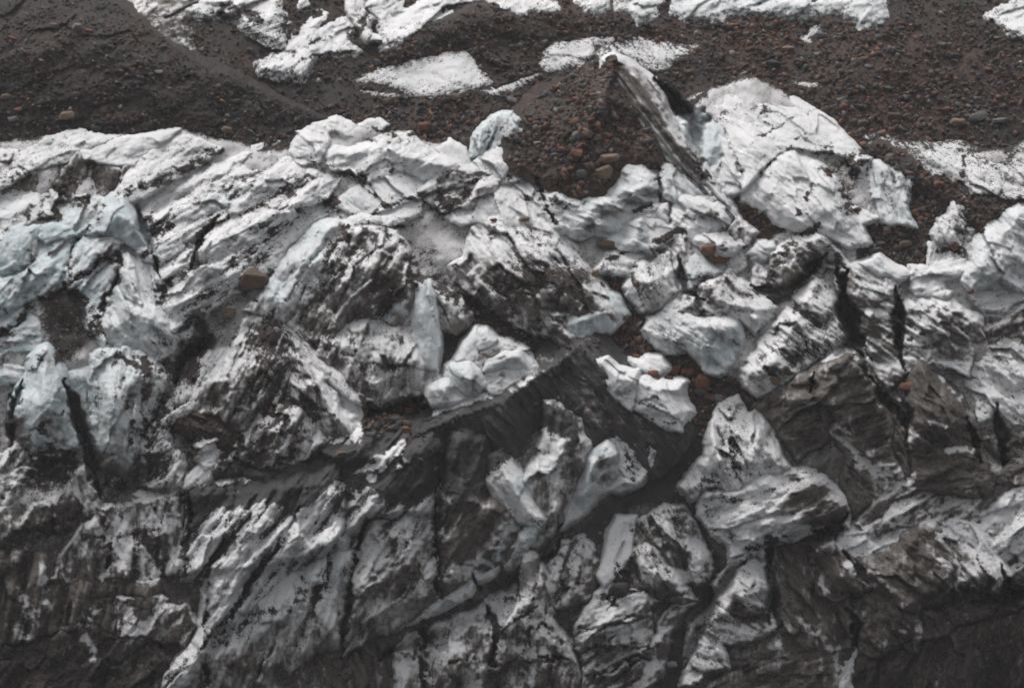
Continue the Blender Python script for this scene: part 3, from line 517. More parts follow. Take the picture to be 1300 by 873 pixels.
ICEB('serac','serac','blue',45,'E-260,540 0,525 120,490 180,380 250,345 330,345 330,420 325,560 260,610 180,650 100,720 0,800 -260,850','large stained blue white slope above the long black groove',e=24,b=7,ty=.1)
ICEB('serac','serac','bluish',60,'E440,520 500,480 575,440 575,500 560,560 520,640 490,720 470,790 440,800 430,700 400,640 385,580','slim blue white ice leaf between two dark grooves',e=24,b=6)
ICEB('serac','serac','snow',-60,'E590,450 620,450 660,485 690,560 720,620 770,695 820,780 862,835 840,873 I820,100 740,150 700,120 640,90 560,90 500,70 I470,40 480,0 E480,780 520,700 550,600','clean white ice face with a bright pointed lower right corner',ridges='E610,460,8 640,620,22 760,720,22 850,840,10;E560,760,20',e=34,b=6,ty=.05)
ICEB('ice_wall','ice wall','bluish',-75,'E690,400 740,360 800,450 740,470 755,560 775,640 790,700 760,680 720,600 690,540 665,480','shadowed grey blue ice flank right of the clean white face',e=18,b=5,tx=-.2)
ICEB('serac','serac','bluish',30,'E770,700 800,640 880,580 960,560 1060,545 1130,560 1140,600 1060,640 1000,670 940,700 930,760 900,840 860,820 820,760','pale ice apron left of the big brown boulder, flecked near its lower edge',e=26,b=6,ty=.15)
ICEB('serac','serac','blue',20,'E-260,800 0,800 60,760 110,730 180,760 190,830 190,873 I190,60 180,90 0,85 -260,80','flat pale blue ice shelf at the left edge under the long black groove',e=18,b=5,ty=.1)
ICEB('serac','serac','bluish',0,'I-260,95 0,95 140,105 170,120 140,200 90,240 0,245 -260,240','grey blue ice band at the left edge beside the blue spire',e=14,b=5)
ICEB('ice_spire','ice spire','blue',75,'I55,440 60,330 85,275 130,210 150,130 200,80 225,72 260,110 300,190 322,290 325,350 345,430 385,530 370,560 310,570 290,610 200,600 130,555 100,520','tall pointed spire with a pale blue face at the left',ridges='I220,78,14 212,200,30 205,350,40 200,520,24;I220,78,14 315,290,14',e=54,b=3,ty=-.05,f=.5,g=1)
ICEB('ice_wall','ice wall','blue',-80,'I300,220 350,200 430,180 440,260 445,450 465,600 480,700 500,820 480,820 430,640 390,500 350,380','deep shaded blue ice wall in the crevice right of the spire',e=0,b=5,ty=-.1,f=.6)
ICEB('ice_pillar','ice column','bluish',85,'I450,120 480,95 600,85 680,110 740,165 790,215 750,330 710,440 660,540 620,640 590,710 540,740 480,700 470,560 445,430 445,250','broad white ice column with dark drips, right of the blue spire',ridges='I540,120,12 540,350,34 530,600,28;I680,200,16 640,400,20',e=48,g=2,b=6,ty=-.05,rib=3,rw=11)
ICEB('serac','serac','speck',55,'I670,570 690,520 760,420 830,340 870,270 980,100 1110,95 1080,160 1020,220 960,300 940,380 850,410 800,460 800,560 720,590','slanting white ice rib with a bright square facet at its top',e=28,b=6,ty=.1)
ICEB('serac','serac','dirty',65,'I940,400 980,260 1060,170 1130,80 1160,20 1180,-40 1291,-100 J20,-20 120,-10 180,40 220,120 200,200 180,330 80,380 20,420 I1240,400 1150,470 1100,430 1060,380','dirt streaked pyramid face under the small tan boulder',ridges='I1130,60,12 1100,230,28 1120,420,14;J60,0,14 90,150,26 60,350,16',e=38,b=5,ty=.0,rib=3,rw=11)
ICEB('serac','serac','dirty',-60,'J180,30 240,90 330,160 380,185 395,290 430,380 500,420 530,490 525,530 430,535 380,505 320,480 290,410 200,370 170,330 200,200','grey and white serac right of the dirt streaked pyramid with a clean white lobe',ridges='J200,60,14 300,250,28 420,420,26 500,500,12;J260,180,24',e=38,b=6,ty=0,rib=3,rw=11)
ICEB('ice_slab','ice slab','dirty',-65,'J385,200 420,230 450,300 500,330 540,390 530,440 510,430 470,380 430,350','thin grey ice flake tucked behind the clean white lobe',e=26,b=4,f=.5)
ICEB('ice_ridge','ice ridge','speck',-48,'F100,730 160,760 230,830 270,873 J190,20 330,150 430,230 500,300 560,335 540,350 450,300 370,230 250,110 150,30 130,0 F40,740','thin black and white ridge line running down right from the small tan boulder',e=44,b=3,f=.5)
ICEB('serac','serac','dirty',70,'I1130,560 1160,510 1200,480 1240,430 J20,400 90,375 170,345 230,380 270,430 300,470 350,545 310,600 200,655 90,665 30,670 I1270,680 1200,620','low cone of dirty ice with white stripes near its base, left of centre',ridges='J170,355,14 130,480,28 100,640,10;J230,420,18 290,560,12',e=42,b=5,ty=0,rib=3,rw=11)
ICEB('serac','serac','snow',40,'I940,600 970,500 1000,490 1050,530 1130,540 1120,600 1060,655 980,655','bright snow covered block left of the low dirty cone',e=30,b=5,ty=.1)
ICEB('serac','serac','snow',50,'I895,750 920,700 960,665 1000,670 1000,710 960,745','small clean white ice lump below the bright snow covered block',e=30,b=5,ty=.1,f=.6)
ICEB('serac','serac','dirty',60,'I690,590 780,590 850,590 885,600 880,700 870,750 760,760 690,750','half white block on the black rim of the cave at left',e=28,b=6)
ICEB('serac','serac','dirty',10,'I665,800 700,760 840,750 870,780 820,820 700,830','low pale ledge under the half white block',e=20,b=4)
ICEB('debris_mound','rubble mound','debris',-20,'I850,370 950,355 1040,380 1100,400 1130,470 1140,500 1100,530 1000,490 930,460 870,430','brown gravel heap lying on the ice left of the low dirty cone',e=30,b=4,tone=.7,f=.9,wall=1)
ICEB('serac','serac','dirty',60,'I-260,620 20,610 80,560 120,580 170,610 180,650 140,720 100,760 60,800 0,850 -260,860','small jumbled dirty blocks at the left edge under the spire',e=28,b=7)
ICEB('serac','serac','grime',75,'I-260,870 60,850 100,760 200,720 320,740 370,800 M330,80 300,100 160,90 60,100 0,180 -260,200','dirty ice bench with a bright torn lower edge at the left edge',e=30,b=8,ty=.1)
ICEB('serac','serac','dirty',-70,'I340,690 400,665 440,720 460,800 475,873 T340,250 310,250 270,190 255,120 I335,760','narrow grey ice tongue at the foot of the deep crevice',e=26,b=6,ty=0)
# --- lower left wall
ICEB('serac','serac','grime',85,'T350,260 370,240 480,230 600,200 650,210 640,300 660,470 570,470 540,480 460,490 380,490 240,510 200,480 220,420 290,330','dirt banded ice wall with bright chips at the lower left',e=26,b=5,ty=-.1,w=14,rib=6,rw=17)
ICEB('serac','serac','dark',80,'T-160,420 80,400 140,400 200,500 320,510 560,500 580,560 590,680 430,695 300,650 220,660 100,700 -160,720','brown grimy ice wall at the left edge of the lower slope',e=22,b=5,ty=-.05,w=14,rib=6,rw=17)
ICEB('serac','serac','grime',70,'T430,560 500,570 560,560 600,590 650,590 690,650 650,720 620,690 560,700 500,680 440,695 425,640','pale patched block on a straight black ledge at the lower left',e=32,b=4,ty=0)
ICEB('serac','serac','dark',60,'T-160,700 100,700 240,660 400,690 520,710 600,780 610,820 580,873 480,873 440,1000 -160,1000','dark rocky looking ice foot in the lower left corner',e=14,b=8,ty=0)
# --- the long slab
ICEB('ice_slab','ice slab','speck',52,'T670,300 660,200 690,170 760,155 830,160 940,130 1050,110 1130,90 1227,40 1227,375 1100,430 1000,500 900,580 820,660 760,640 735,700 700,800 650,860 590,873 600,820 700,700 730,600 740,480 650,480 650,400','left part of the long striped slab, white diagonal ribs split by black clefts',ridges='T700,190,14 900,180,26 1150,150,36;T690,450,16 850,450,30 1000,430,36 1200,340,40;T800,600,26 680,790,22',e=34,b=4,ty=0,f=.9,rib=5,rw=12)
ICEB('ice_wall','ice wall','dirty',75,'T600,840 680,760 740,690 800,660 900,590 1000,510 1100,440 1227,380 U40,380 130,400 150,400 110,560 90,700 80,725 0,740 T1040,800 980,873 800,880 600,900','pale stained undercut wall below the white ribs of the long slab',ridges='T700,800,10 900,680,16 1100,560,20;U20,500,20 60,680,12',e=32,b=4,ty=-.25,f=.8,rib=4,rw=16)
ICEB('ice_slab','ice slab','speck',50,'U0,20 60,-20 120,-60 250,-80 420,-70 460,0 450,120 430,250 410,350 380,300 280,280 240,300 190,290 150,400 60,380 0,400 T1200,360 1200,100','white diagonal ribs in the middle of the long slab below the black gravel crest',ridges='U60,60,30 220,60,44 380,40,46;U60,300,40 180,260,44 380,250,42',e=40,b=3,ty=0,f=.8,rib=5,rw=12)
ICEB('ice_wall','ice wall','dirty',60,'U170,400 200,300 260,260 330,240 410,290 430,400 432,540 370,600 280,650 200,690 115,738 110,640 135,500','rounded dirty bulge of the long slab between its two upright clefts',ridges='U250,290,20 300,420,28 250,600,16',e=46,b=6,ty=-.1,f=.9,rib=4,rw=16)
ICEB('ice_slab','ice slab','dark',60,'U440,150 450,40 470,-60 530,-80 600,-40 620,0 610,80 640,200 690,240 720,310 720,380 650,430 560,470 450,540 435,500 430,350','grit darkened bay of the long slab with a pale snout at its right end',ridges='U500,0,40 520,200,44 480,480,24;U640,240,40 640,380,26',e=40,b=3,ty=0,f=.8,rib=3,rw=14)
ICEB('ice_wall','ice wall','bluish',30,'U430,545 520,490 600,450 720,370 730,330 790,290 770,330 740,370 640,430 620,470 560,490 540,540 470,580 430,600 360,630 230,670 225,600','pale overhanging lip with a blue tint along the underside of the long slab',e=38,b=4,ty=-.3,f=.7)
ICEB('rubble_crest','rubble crest','crest',-48,'440,572 480,560 520,548 560,527 600,510 640,495 680,470 720,430 752,428 780,460 822,500 865,545 850,575 832,590 805,560 770,545 745,555 725,530 700,512 670,530 640,575 600,565 560,560 520,590 470,600 430,610 380,612 340,618 330,606 400,590','black gravel crest with fine streaks running down the middle of the picture',ridges='440,576,10 540,545,20 640,508,28 735,440,26;735,440,26 790,500,22 850,560,10',e=40,b=10,w=22,f=.6,tone=-1.2,wall=.9,rib=2.2,rw=8,ty=.1)
ICEB('serac','serac','dirty',85,'K205,350 240,355 350,440 370,500 400,560 380,650 340,700 310,800 280,873 U830,330 770,370 740,340 790,290 800,240 740,140 K180,600 200,500','fluted column of dirty ice with a clean white upper front, right of centre',ridges='K250,370,20 260,600,36 250,860,20',e=56,b=6,ty=-.05,rib=3,rw=11)
ICEB('serac','serac','snow',-55,'U610,60 655,40 700,90 745,150 760,210 805,280 790,295 720,270 690,240 640,200 615,150','bright white ice wedge on the right part of the long slab',ridges='U655,50,12 690,150,18 760,250,14',e=66,b=4,f=.6)
ICEB('ice_tooth','ice block','bluish',60,'K315,873 340,800 400,640 405,610 440,580 500,535 530,560 545,640 560,700 625,735 560,765 490,755 440,800 370,873 U885,295','curling tooth of pale blue ice with a long tail, right of centre',ridges='K500,545,22 430,640,28 380,800,18;K545,600,24 590,720,10',e=40,b=4,f=.5,ty=0)
ICEB('serac','serac','speck',-50,'K520,500 580,490 640,510 680,560 722,590 700,650 650,720 625,735 580,680 545,620 530,555','flecked white fan of ice right of the curling tooth',e=40,b=5,ty=.1,f=.8)
# --- tumbled blocks in the middle
G1 = 'tumbled white blocks in the middle gully'
ICEB('ice_block','ice block','bluish',60,'J1005,135 1030,80 1075,18 1100,70 1088,115 1050,152','upright white ice shard at the top left of the tumbled blocks',e=54,b=7,f=.6,group=G1)
ICEB('ice_block','ice block','bluish',30,'J1090,65 1105,12 1125,10 1162,45 1125,75 1105,88','small white wedge leaning on the upright shard',e=56,b=6,f=.6,group=G1)
ICEB('ice_block','ice block','bluish',-60,'J940,240 960,180 1000,150 1045,145 1110,185 1120,255 1080,295 1035,300 990,260','pale blue ice block in the heart of the tumbled blocks',ridges='J1040,155,8 1045,230,16 1060,290,8',e=52,b=5,f=.6,group=G1)
ICEB('ice_block','ice block','bluish',-60,'J842,345 850,280 900,250 940,235 990,270 1035,300 1020,325 940,357 880,352','lowest rounded white block of the tumbled blocks, at their left tip',ridges='J870,280,8 925,270,14 920,345,8',e=50,b=6,f=.6,group=G1)
ICEB('ice_block','ice block','dirty',20,'J1060,150 1110,85 1165,52 1240,60 1291,85 K20,80 30,95 J1190,110 1130,140 1115,190','grey flecked slab lying across the top of the tumbled blocks',e=52,b=5,f=.6,group=G1)
ICEB('ice_block','ice block','bluish',20,'J1120,155 1180,110 1291,90 K80,92 150,185 130,205 95,175 J1291,175 1210,170 1120,190','smooth blue white upper slab at the right of the tumbled blocks',ridges='J1140,160,6 1280,120,14 K120,180,4',e=54,b=4,f=.6,group=G1)
ICEB('ice_block','ice block','bluish',20,'J1125,260 1120,195 1200,185 1291,185 K90,175 130,205 60,240 0,272 J1200,292 1150,290','lower right pale block under the smooth upper slab',e=50,b=7,f=.5,group=G1)
ICEB('ice_slab','ice slab','dirty',20,'J860,425 890,400 1000,350 1100,310 1170,310 1200,335 1100,380 1000,425 940,415','low grey ice shelf half buried under the tumbled blocks',e=46,b=4,f=.6)
G2 = 'clean white blocks on the gravel crest'
ICEB('ice_block','ice block','snow',-40,'K443,142 490,145 540,190 600,215 632,208 628,280 610,362 540,310 480,250 460,200','left one of two clean white blocks on the black gravel crest',ridges='K460,155,8 540,220,14 620,240,12',e=78,b=4,f=.6,group=G2)
ICEB('ice_block','ice block','snow',-30,'K622,365 640,300 655,235 690,232 735,265 760,250 852,262 840,330 880,385 850,425 825,400 835,465 790,465 700,405','right one of two clean white blocks, with a notched top and a pointed foot',ridges='K660,250,8 740,290,14 840,290,12;K700,370,10 800,400,10',e=72,b=4,f=.6,group=G2)
ICEB('ice_block','ice block','snow',-10,'K640,158 680,165 700,142 745,140 768,172 740,190 690,190 660,180','little white snow covered lump between the orange rubble and the white blocks',e=52,b=4,f=.4)
ICEB('serac','serac','dirty',-60,'F850,572 900,600 960,625 1000,650 1040,720 1030,760 985,790 920,785 885,770 875,680','grey ice cheek with a snow dusted upper edge beside the pale pillar',ridges='F870,585,8 940,660,14 1010,740,8',e=30,b=5,f=.6,ty=0)
ICEB('ice_pillar','ice pillar','blue',88,'F775,555 850,570 868,620 880,720 890,830 J890,80 880,180 850,170 800,110 780,20 F790,800 770,680','smooth pale blue pillar at the right end of the grimy central left serac',ridges='F820,570,8 830,720,12 J860,120,6',e=50,b=5,f=.4,ty=-.05)
ICEB('serac','serac','dirty',62,'F0,700 60,640 100,560 130,500 190,420 260,340 340,290 400,280 440,305 600,312 660,320 700,330 730,400 760,460 780,560 780,700 770,750 700,760 600,740 540,740 460,780 380,830 280,835 200,780 120,740 60,720','huge serac left of centre with clean blue ribs on its left side and black grime',ridges='F400,290,18 260,450,30 140,680,18;F560,330,20 600,500,34 560,700,24;F720,400,20 740,600,26',e=46,b=5,ty=-.02,rib=4,rw=15)
ICEB('serac','serac','dirty',80,'F300,840 440,790 540,745 590,760 700,770 780,770 800,840 J790,80 850,180 905,235 830,300 720,320 630,370 560,345 480,290 400,200 330,120 250,60 230,20 F260,860','white and grey lower skirt of the huge serac with a pointed white hem',ridges='J280,20,10 500,100,22 780,150,22;J640,340,8 640,240,22',e=40,b=5,ty=-.05)
# --- lower middle, right of the long slab
ICEB('serac','serac','grime',80,'O0,280 60,230 130,220 180,290 210,370 205,450 230,560 280,640 330,740 350,873 340,1000 -400,1000 N700,900 700,700 N760,640 N850,600 N1100,500 N1180,440 N1291,380','stained ice buttress with thin snow lines under the end of the long slab',ridges='O100,230,14 120,450,26 200,700,14;N1000,600,16 O-50,600,24',e=30,b=5,ty=-.05)
ICEB('serac','serac','dark',-75,'N200,873 230,800 320,700 440,690 600,620 700,640 700,873 700,1000 200,1000','dark recess wall under the long slab at the bottom of the picture',e=2,b=4,ty=0)
ICEB('ice_pillar','ice pillar','dirty',85,'N705,690 760,650 810,640 820,760 830,873 830,1000 710,1000 700,800','striped pale ice pillar in the dark recess at the bottom',e=26,b=6,ty=0,f=.7)
ICEB('serac','serac','grime',70,'O215,400 225,300 290,190 370,150 420,200 440,330 400,440 330,470 240,475','dirty fan of ice between the long slab and the clean snow streak',e=26,b=6,ty=0)
ICEB('snow_patch','snow patch','snow',70,'O460,330 500,230 520,120 550,65 620,60 605,150 600,230 560,290 520,330 485,365','clean snow streak caught in a groove, lower middle',e=40,b=4,f=.4)
ICEB('serac','serac','grime',-60,'O520,330 600,225 680,185 740,220 800,290 860,380 890,440 840,450 780,440 700,470 650,400','dirty pyramid right of the clean snow streak',ridges='O690,195,14 720,330,24 840,430,6',e=32,b=5,ty=0)
ICEB('serac','serac','grime',-60,'O620,100 700,40 770,0 850,20 920,120 970,210 992,300 940,350 870,370 810,290 740,200 640,170','mottled dark and white serac left of the black gully',ridges='O770,10,14 800,150,24 960,280,10',e=26,b=5,ty=.05)
ICEB('serac','serac','dirty',25,'O360,590 400,510 440,430 500,380 600,400 670,420 690,500 700,640 640,670 500,680 390,705 365,650','pale banded ice face just below the dark round boulder',ridges='O560,410,14 520,560,28 500,670,14',e=32,b=5,ty=-.05)
ICEB('serac','serac','grime',40,'O400,720 500,690 680,660 760,620 760,560 830,480 880,480 800,600 760,740 760,800 700,860 700,1000 380,1000','dirty tilted foot with a white flash at the bottom, left of the small ice chunk',e=22,b=6,ty=0)
# --- gravel bumps of the ground itself
BUMPS = [('A0,350 500,100 900,500',60,16),('B700,250 1000,100 C300,80 600,110',22,14),('D600,300 1291,200',70,14),
 ('750,435 820,480 870,560 880,640',26,10),('K900,700 O900,100 1000,300 900,600 800,873',20,-16),('500,520 450,560',18,4),
 ('240,640 330,620',14,-14),('480,835 620,770 700,700',16,-18),('1090,470 1110,560 1130,640',18,-14),('H430,500 430,700 450,873 L480,50 560,250',12,-34),('V1100,650 1100,873',40,-30),('C725,380 800,450 860,530 915,600 930,720 965,860',12,-34),('480,850 600,800',24,-14),('I310,230 360,380 400,500 440,640 500,820',8,-42),('T672,190 670,290',8,-40),('I20,300 60,330 60,560',7,-22),('I110,240 60,420',5,-18),('I830,260 880,160 950,40',16,-26),('L1160,350 1200,650',26,-30),('H410,530 440,700 460,873 L520,120',12,-26),('V600,590 640,640 620,720',10,-26),('U130,500 110,640 100,720',6,-20),('U560,470 590,520',9,-26),('U830,420 870,350',7,-18),('E1190,620 1240,660',9,-24),('S590,510 620,640 650,760 720,860',9,-26),('S810,600 820,740 830,860',7,-22),('L560,240 620,330 720,380 730,560',8,-24),('L690,-40 700,100 705,200',7,-24),('L1010,420 1080,640',12,-26),('L250,300 280,200',5,-18),('S0,470 30,600 100,640',6,-18),('S270,590 400,620 470,540 560,470',6,-20),('V330,360 330,640',5,-18),('V590,390 690,520',5,-22),('V1140,440 1180,540 1120,600',8,-22),('V600,250 560,310 440,350',6,-22),('V240,420 120,560 60,700 20,800',9,-20),('V870,600 1000,540 1150,560 1300,500',8,-18),('Q690,540 740,420 800,340',4,-18),('Q500,300 550,420 590,560',5,-18),('Q660,760 720,700 760,800 700,873',9,-24),('B860,360 1060,440 1130,520',3,-2),('240,250 200,262',9,-16)]
FIELDS = [('in the rubble cone below the peak',(660,110,830,245),(5,4,3,1.2,.8,1)),('in the upper left moraine slope',(0,20,330,190),(1.2,2,3,.5,1.2,2)),
 ('in the upper right rubble slope',(960,20,1300,180),(3,4,4,1,1,2)),('in the gravel left of the peak',(380,60,700,190),(2.5,4,3,.6,1,2)),
 ('in the gully right of the central dome',(760,370,850,480),(2,4,2,.3,.3,2)),('in the orange rubble below the snow block',(780,440,960,520),(6,3,2,.6,.3,1)),
 ('in the gully left of the tumbled blocks',(450,490,560,600),(2,3,3,.6,.3,1)),('in the rubble behind the straight gravel ridge',(1060,180,1240,345),(5,3,2,.5,.5,2)),
 ('in the gravel wedge under the smooth slope',(915,240,1010,300),(6,3,1,.3,.3,2)),('in the gravel behind the peak',(620,10,960,90),(3,4,3,.4,.8,2)),('in the boulder gully left of the cone',(560,165,660,235),(4,4,2,.4,.3,2))]
BOULDERS = [('E1222,548',36,27,'brown','big brown boulder bridging a dark hollow left of the huge serac'),('E1105,712',20,14,'tan','tan boulder perched on the tip of the dirt streaked pyramid'),
 ('D1070,565',24,14,'grey','squared grey boulder in the right rubble slope'),('D970,592',18,10,'tan','orange tan boulder just left of the squared grey one'),('D1180,580',22,7,'pale','long pale boulder just right of the squared grey one'),
 ('D720,470',10,13,'pale','upright pale stone above the flecked snow field'),('D410,480',12,7,'pale','flat pale stone above the end of the smooth snow slope'),('D150,235',18,8,'tan','pinkish tan stone near the tiny snow scrap'),
 ('D900,215',10,7,'pale','pale stone alone high in the right rubble'),('D955,290',8,6,'tan','small tan stone high in the right rubble'),('D420,520',10,12,'rust','rust red block at the right rim of the smooth snow slope'),
 ('D670,560',20,10,'brown','flat reddish brown boulder above the flecked snow field'),('D510,595',14,9,'grey','grey wedge stone touching the smooth snow slope'),('D640,425',14,11,'grey','angular grey boulder in the middle of the right rubble'),
 ('D80,310',20,12,'dark','dark boulder above the top of the smooth snow slope'),('D70,130',13,9,'grey','grey stone under the long pale ice bank'),('D1035,115',12,8,'grey','grey brown boulder near the upper right snow corner'),
 ('C500,765',28,11,'tan','flat tan slab at the foot of the rubble cone'),('C485,830',22,18,'tan','large tan brown boulder under the flat tan slab'),('C370,840',16,12,'grey','smooth oval grey boulder at the foot of the rubble cone'),
 ('C350,655',11,15,'pale','pale grey upright stone in the rubble cone'),('C280,720',10,11,'rust','orange red stone left of the centre of the rubble cone'),('C400,650',14,11,'brown','brown boulder beside the pale upright stone in the cone'),
 ('C45,485',15,9,'pale','pale flat stone on the gravel left of the cone'),('C335,370',13,10,'grey','grey boulder high on the left shoulder of the cone'),('C300,422',9,7,'grey','small grey stone below the shoulder boulder of the cone'),
 ('C930,165',10,8,'pale','pale stone behind the peak'),('C895,350',14,10,'brown','brown boulder right of the cleft below the peak'),('C240,750',12,9,'grey','dark grey stone in the left foot of the cone'),
 ('C680,685',13,8,'tan','tan stone against the banded ice blade'),('C350,740',14,12,'rust','rust red boulder at the foot of the cone above the oval grey one'),('C440,850',14,11,'brown','brown boulder between the oval grey and the tan brown boulder'),
 ('B835,610',16,12,'rust','orange brown boulder on the reddish gravel edge'),('B1175,295',10,8,'rust','reddish stone in the arched gravel bank right of the kite shaped patch'),('B205,385',10,7,'pale','pale stone in the gravel below the grooved slab'),
 ('B600,300',12,8,'grey','grey boulder at the upper edge of the kite shaped snow patch'),('B660,490',15,10,'brown','brown boulder just under the kite shaped snow patch'),('B975,470',13,9,'brown','reddish brown boulder at the lower edge of the kite shaped patch'),
 ('A370,135',13,12,'pale','blurred pale brown boulder high in the black moraine'),('A260,125',14,8,'pale','whitish boulder at the upper left of the black moraine'),('A320,558',22,11,'tan','broad grey tan boulder low in the black moraine'),
 ('A65,573',14,8,'pale','pale oval boulder at the left end of the moraine foot'),('A55,185',14,6,'rust','rust streaked stone at the left edge of the moraine'),('A655,247',10,7,'grey','grey stone in the middle of the moraine slope'),
 ('A765,347',10,7,'pale','pale stone right of the middle of the moraine slope'),('A1090,628',14,10,'tan','tan boulder at the lower right foot of the moraine'),('A1140,490',14,7,'grey','grey stone at the right of the moraine slope'),
 ('A25,466',13,7,'tan','tan stone at the left edge, halfway down the moraine'),('A1250,655',9,8,'brown','brown stone at the very end of the moraine foot'),('A425,150',12,6,'rust','rust red stone high in the black moraine'),
 ('G990,408',18,13,'rust','upper of the two rust red boulders among the ice blocks'),('G1040,447',24,13,'rust','lower larger rust red boulder among the ice blocks'),('G95,260',14,6,'tan','flat tan stone on the snow above the central dome'),
 ('F1165,262',8,7,'rust','small orange stone on the open snow slope'),('G437,522',10,9,'tan','tan stone at the head of the brown gully'),('G505,382',30,13,'brown','grey brown wedge boulder left of the triangular ice tooth'),
 ('K955,242',16,18,'rust','bright orange block in the orange rubble'),('K890,197',16,13,'rust','rust orange boulder left of the bright orange block'),('K1035,325',9,10,'pale','pale grey pointed stone below the bright orange block'),
 ('K945,295',13,8,'grey','grey flat stone under the bright orange block'),('K830,187',13,9,'rust','rust stone above the little white lump'),('K790,226',10,9,'brown','brown stone beside the right clean white block'),
 ('K720,205',11,8,'rust','rust stone right under the little white lump'),('K635,125',9,10,'rust','rust stone above the little white lump, near the big snow block'),('K1095,237',12,6,'brown','flat brown stone right of the orange rubble'),
 ('K995,320',13,8,'brown','brown stone left of the pale grey pointed stone'),('J750,390',8,9,'rust','orange stone in the gully left of the tumbled blocks'),('J690,425',17,7,'grey','flat grey slab stone in the gully left of the tumbled blocks'),
 ('J735,442',17,7,'brown','flat brown slab stone in the gully left of the tumbled blocks'),('J682,466',14,9,'grey','rounded grey boulder in the gully left of the tumbled blocks'),('J742,477',12,10,'rust','rust red boulder in the gully left of the tumbled blocks'),
 ('J622,492',6,7,'tan','pinkish pebble in the gully left of the tumbled blocks'),('J570,500',12,8,'grey','dark grey boulder at the foot of the white lobe'),('J430,590',13,6,'tan','tan flat stone on the gravel below the white lobe'),
 ('J480,587',13,9,'grey','grey stone below the white lobe'),('O550,398',27,24,'dark','dark round boulder set in a melt hollow, lower middle'),('O808,757',13,10,'ice','lone pale ice chunk in the black gully at the bottom'),
 ('P138,140',8,7,'dark','black pebble on the white hump'),('L90,243',14,9,'tan','tan stone on the flank of the dark grey buttress'),('L728,268',19,12,'rust','rust boulder left of the tip of the dark pyramid'),
 ('H880,92',14,11,'rust','rust red stone on the straight gravel ridge'),('H575,412',19,11,'grey','grey wedge stone above the tilted grey ice head'),('H715,380',17,9,'brown','brown stone in the gravel behind the tilted grey ice head'),
 ('H1035,608',8,9,'rust','rust stone under the big pale block at the right edge'),('H85,642',20,14,'dark','black rock lump left of the tall white wedge'),('K155,348',7,5,'grey','small grey stone on the black gravel crest')]
# --- grit and grime lying on the ice, bottom edge shade painted in
def D_(s, w, v): stroke(DIRT, s, w * 1.15, v * (0.7 if v > 0 else 1.0))
def F_(s, w, v): stroke(FILM_SHADE, s, w, v)
def B_(s, w, v): stroke(BLUE, s, w, v)
# top left
D_('A1060,60 1250,70 1200,90',7,1.2); D_('A800,60 820,160',6,.8); D_('A720,20 760,100',5,.5)
D_('B200,260 290,200 380,170',4,.7); D_('B180,340 280,280 400,250 480,240',2.0,1.0); D_('B170,60 175,110 150,160',2,.6); D_('B500,150 560,70',6,.9)
# banded blades
D_('C560,440 640,520 740,600 860,720 980,860',4.5,.75); D_('C600,330 700,450 780,600',3,.5); D_('C700,690 820,800 900,873',4,.5); F_('C560,300 720,440 800,560',9,.6)
D_('C840,650 930,760 1000,860',3,.5); D_('G900,60 1000,140',4,.5)
# right slope
for s_ in ('D0,660 100,610 290,535','D0,770 60,740 130,700','D180,680 290,620','C1180,680 1291,620','C1200,560 1291,590'): D_(s_,1.4,.6)
D_('C1000,580 1080,530 1200,520 D0,520 60,540',7,.45); D_('D40,560 150,460',9,.22); D_('S440,330 460,280 490,220',4,.95); D_('S200,100 240,180',3,.5); D_('S300,180 370,110 430,72 470,90',3,.8)
D_('S510,110 570,100',6,1.1); D_('S560,160 690,110 640,180 620,240 650,300',10,1.3); D_('S300,150 340,260',12,.2)
D_('D520,690 700,720 800,740',14,.35); D_('D1050,720 1200,740',16,.45); D_('D990,760 1000,850',2.5,.8); D_('D1200,760 1291,830',16,.12)
D_('H880,420 960,400 1020,430',5,.8); D_('H900,280 980,260 1000,340',12,.3); D_('H1040,240 1080,300',7,1.2); F_('H1040,220 1060,300',10,.6)
# arched pale block
D_('H0,600 60,560 110,440 200,340 300,310',5,.9); D_('H110,440 250,420 280,480',10,.5); D_('H200,560 290,500 280,430',6,.6); F_('H200,520 280,470',12,.4); D_('S500,380 560,430 610,520',5,.7)
# tall wedge and columns
for s_ in ('H150,760 210,700 300,720','H200,810 330,740 400,700','H300,570 270,640','H160,700 280,650 350,690','L90,90 200,120 300,90'): D_(s_,4.5,.5)
F_('H120,800 250,740 400,730',14,.4); F_('L0,200 120,200 200,120',12,.4); D_('L100,230 200,140',8,.35)
F_('H420,560 470,660',10,.5); F_('H430,640 550,690',12,.5)
for s_ in ('H540,700 680,660','H560,800 680,720','H600,860 690,800','H720,760 900,690','H740,840 980,760','H860,873 1000,800','H820,700 940,660','L730,50 860,-20'): D_(s_,3.5,.5)
F_('H880,760 960,820',16,.5); F_('H540,780 600,860',14,.4); D_('H690,650 690,873',5,.6)
DIRT_R = ('L60,350 200,400 300,560','L250,260 300,420','L420,250 540,420','L360,260 500,200','L820,260 840,500','L900,380 1000,480')
for s_ in DIRT_R: F_(s_,16,.25); D_(s_,9,.2)
F_('L150,290 250,270 350,200',10,-.4); F_('L320,480 420,480',12,-.45); D_('L400,500 480,600 560,690',6,-.15); F_('L410,500 470,560',7,-.8); F_('L500,640 620,700',7,-.8); F_('L400,500 520,640 620,700',8,-.3)
for s_ in ('L560,240 640,330 710,360','L890,220 990,330','L840,430 890,450','L740,560 760,520','L940,580 1060,575','V690,220 760,160 840,115'): D_(s_,3.0,-.8); F_(s_,3.4,-1.0)
F_('L820,640 900,700',16,.2); D_('V700,300 780,280',4,-.2); F_('V480,200 560,260',14,.7); F_('V400,200 500,160',14,.4); D_('V440,100 540,160',6,.35); F_('V200,260 360,240',12,.25)
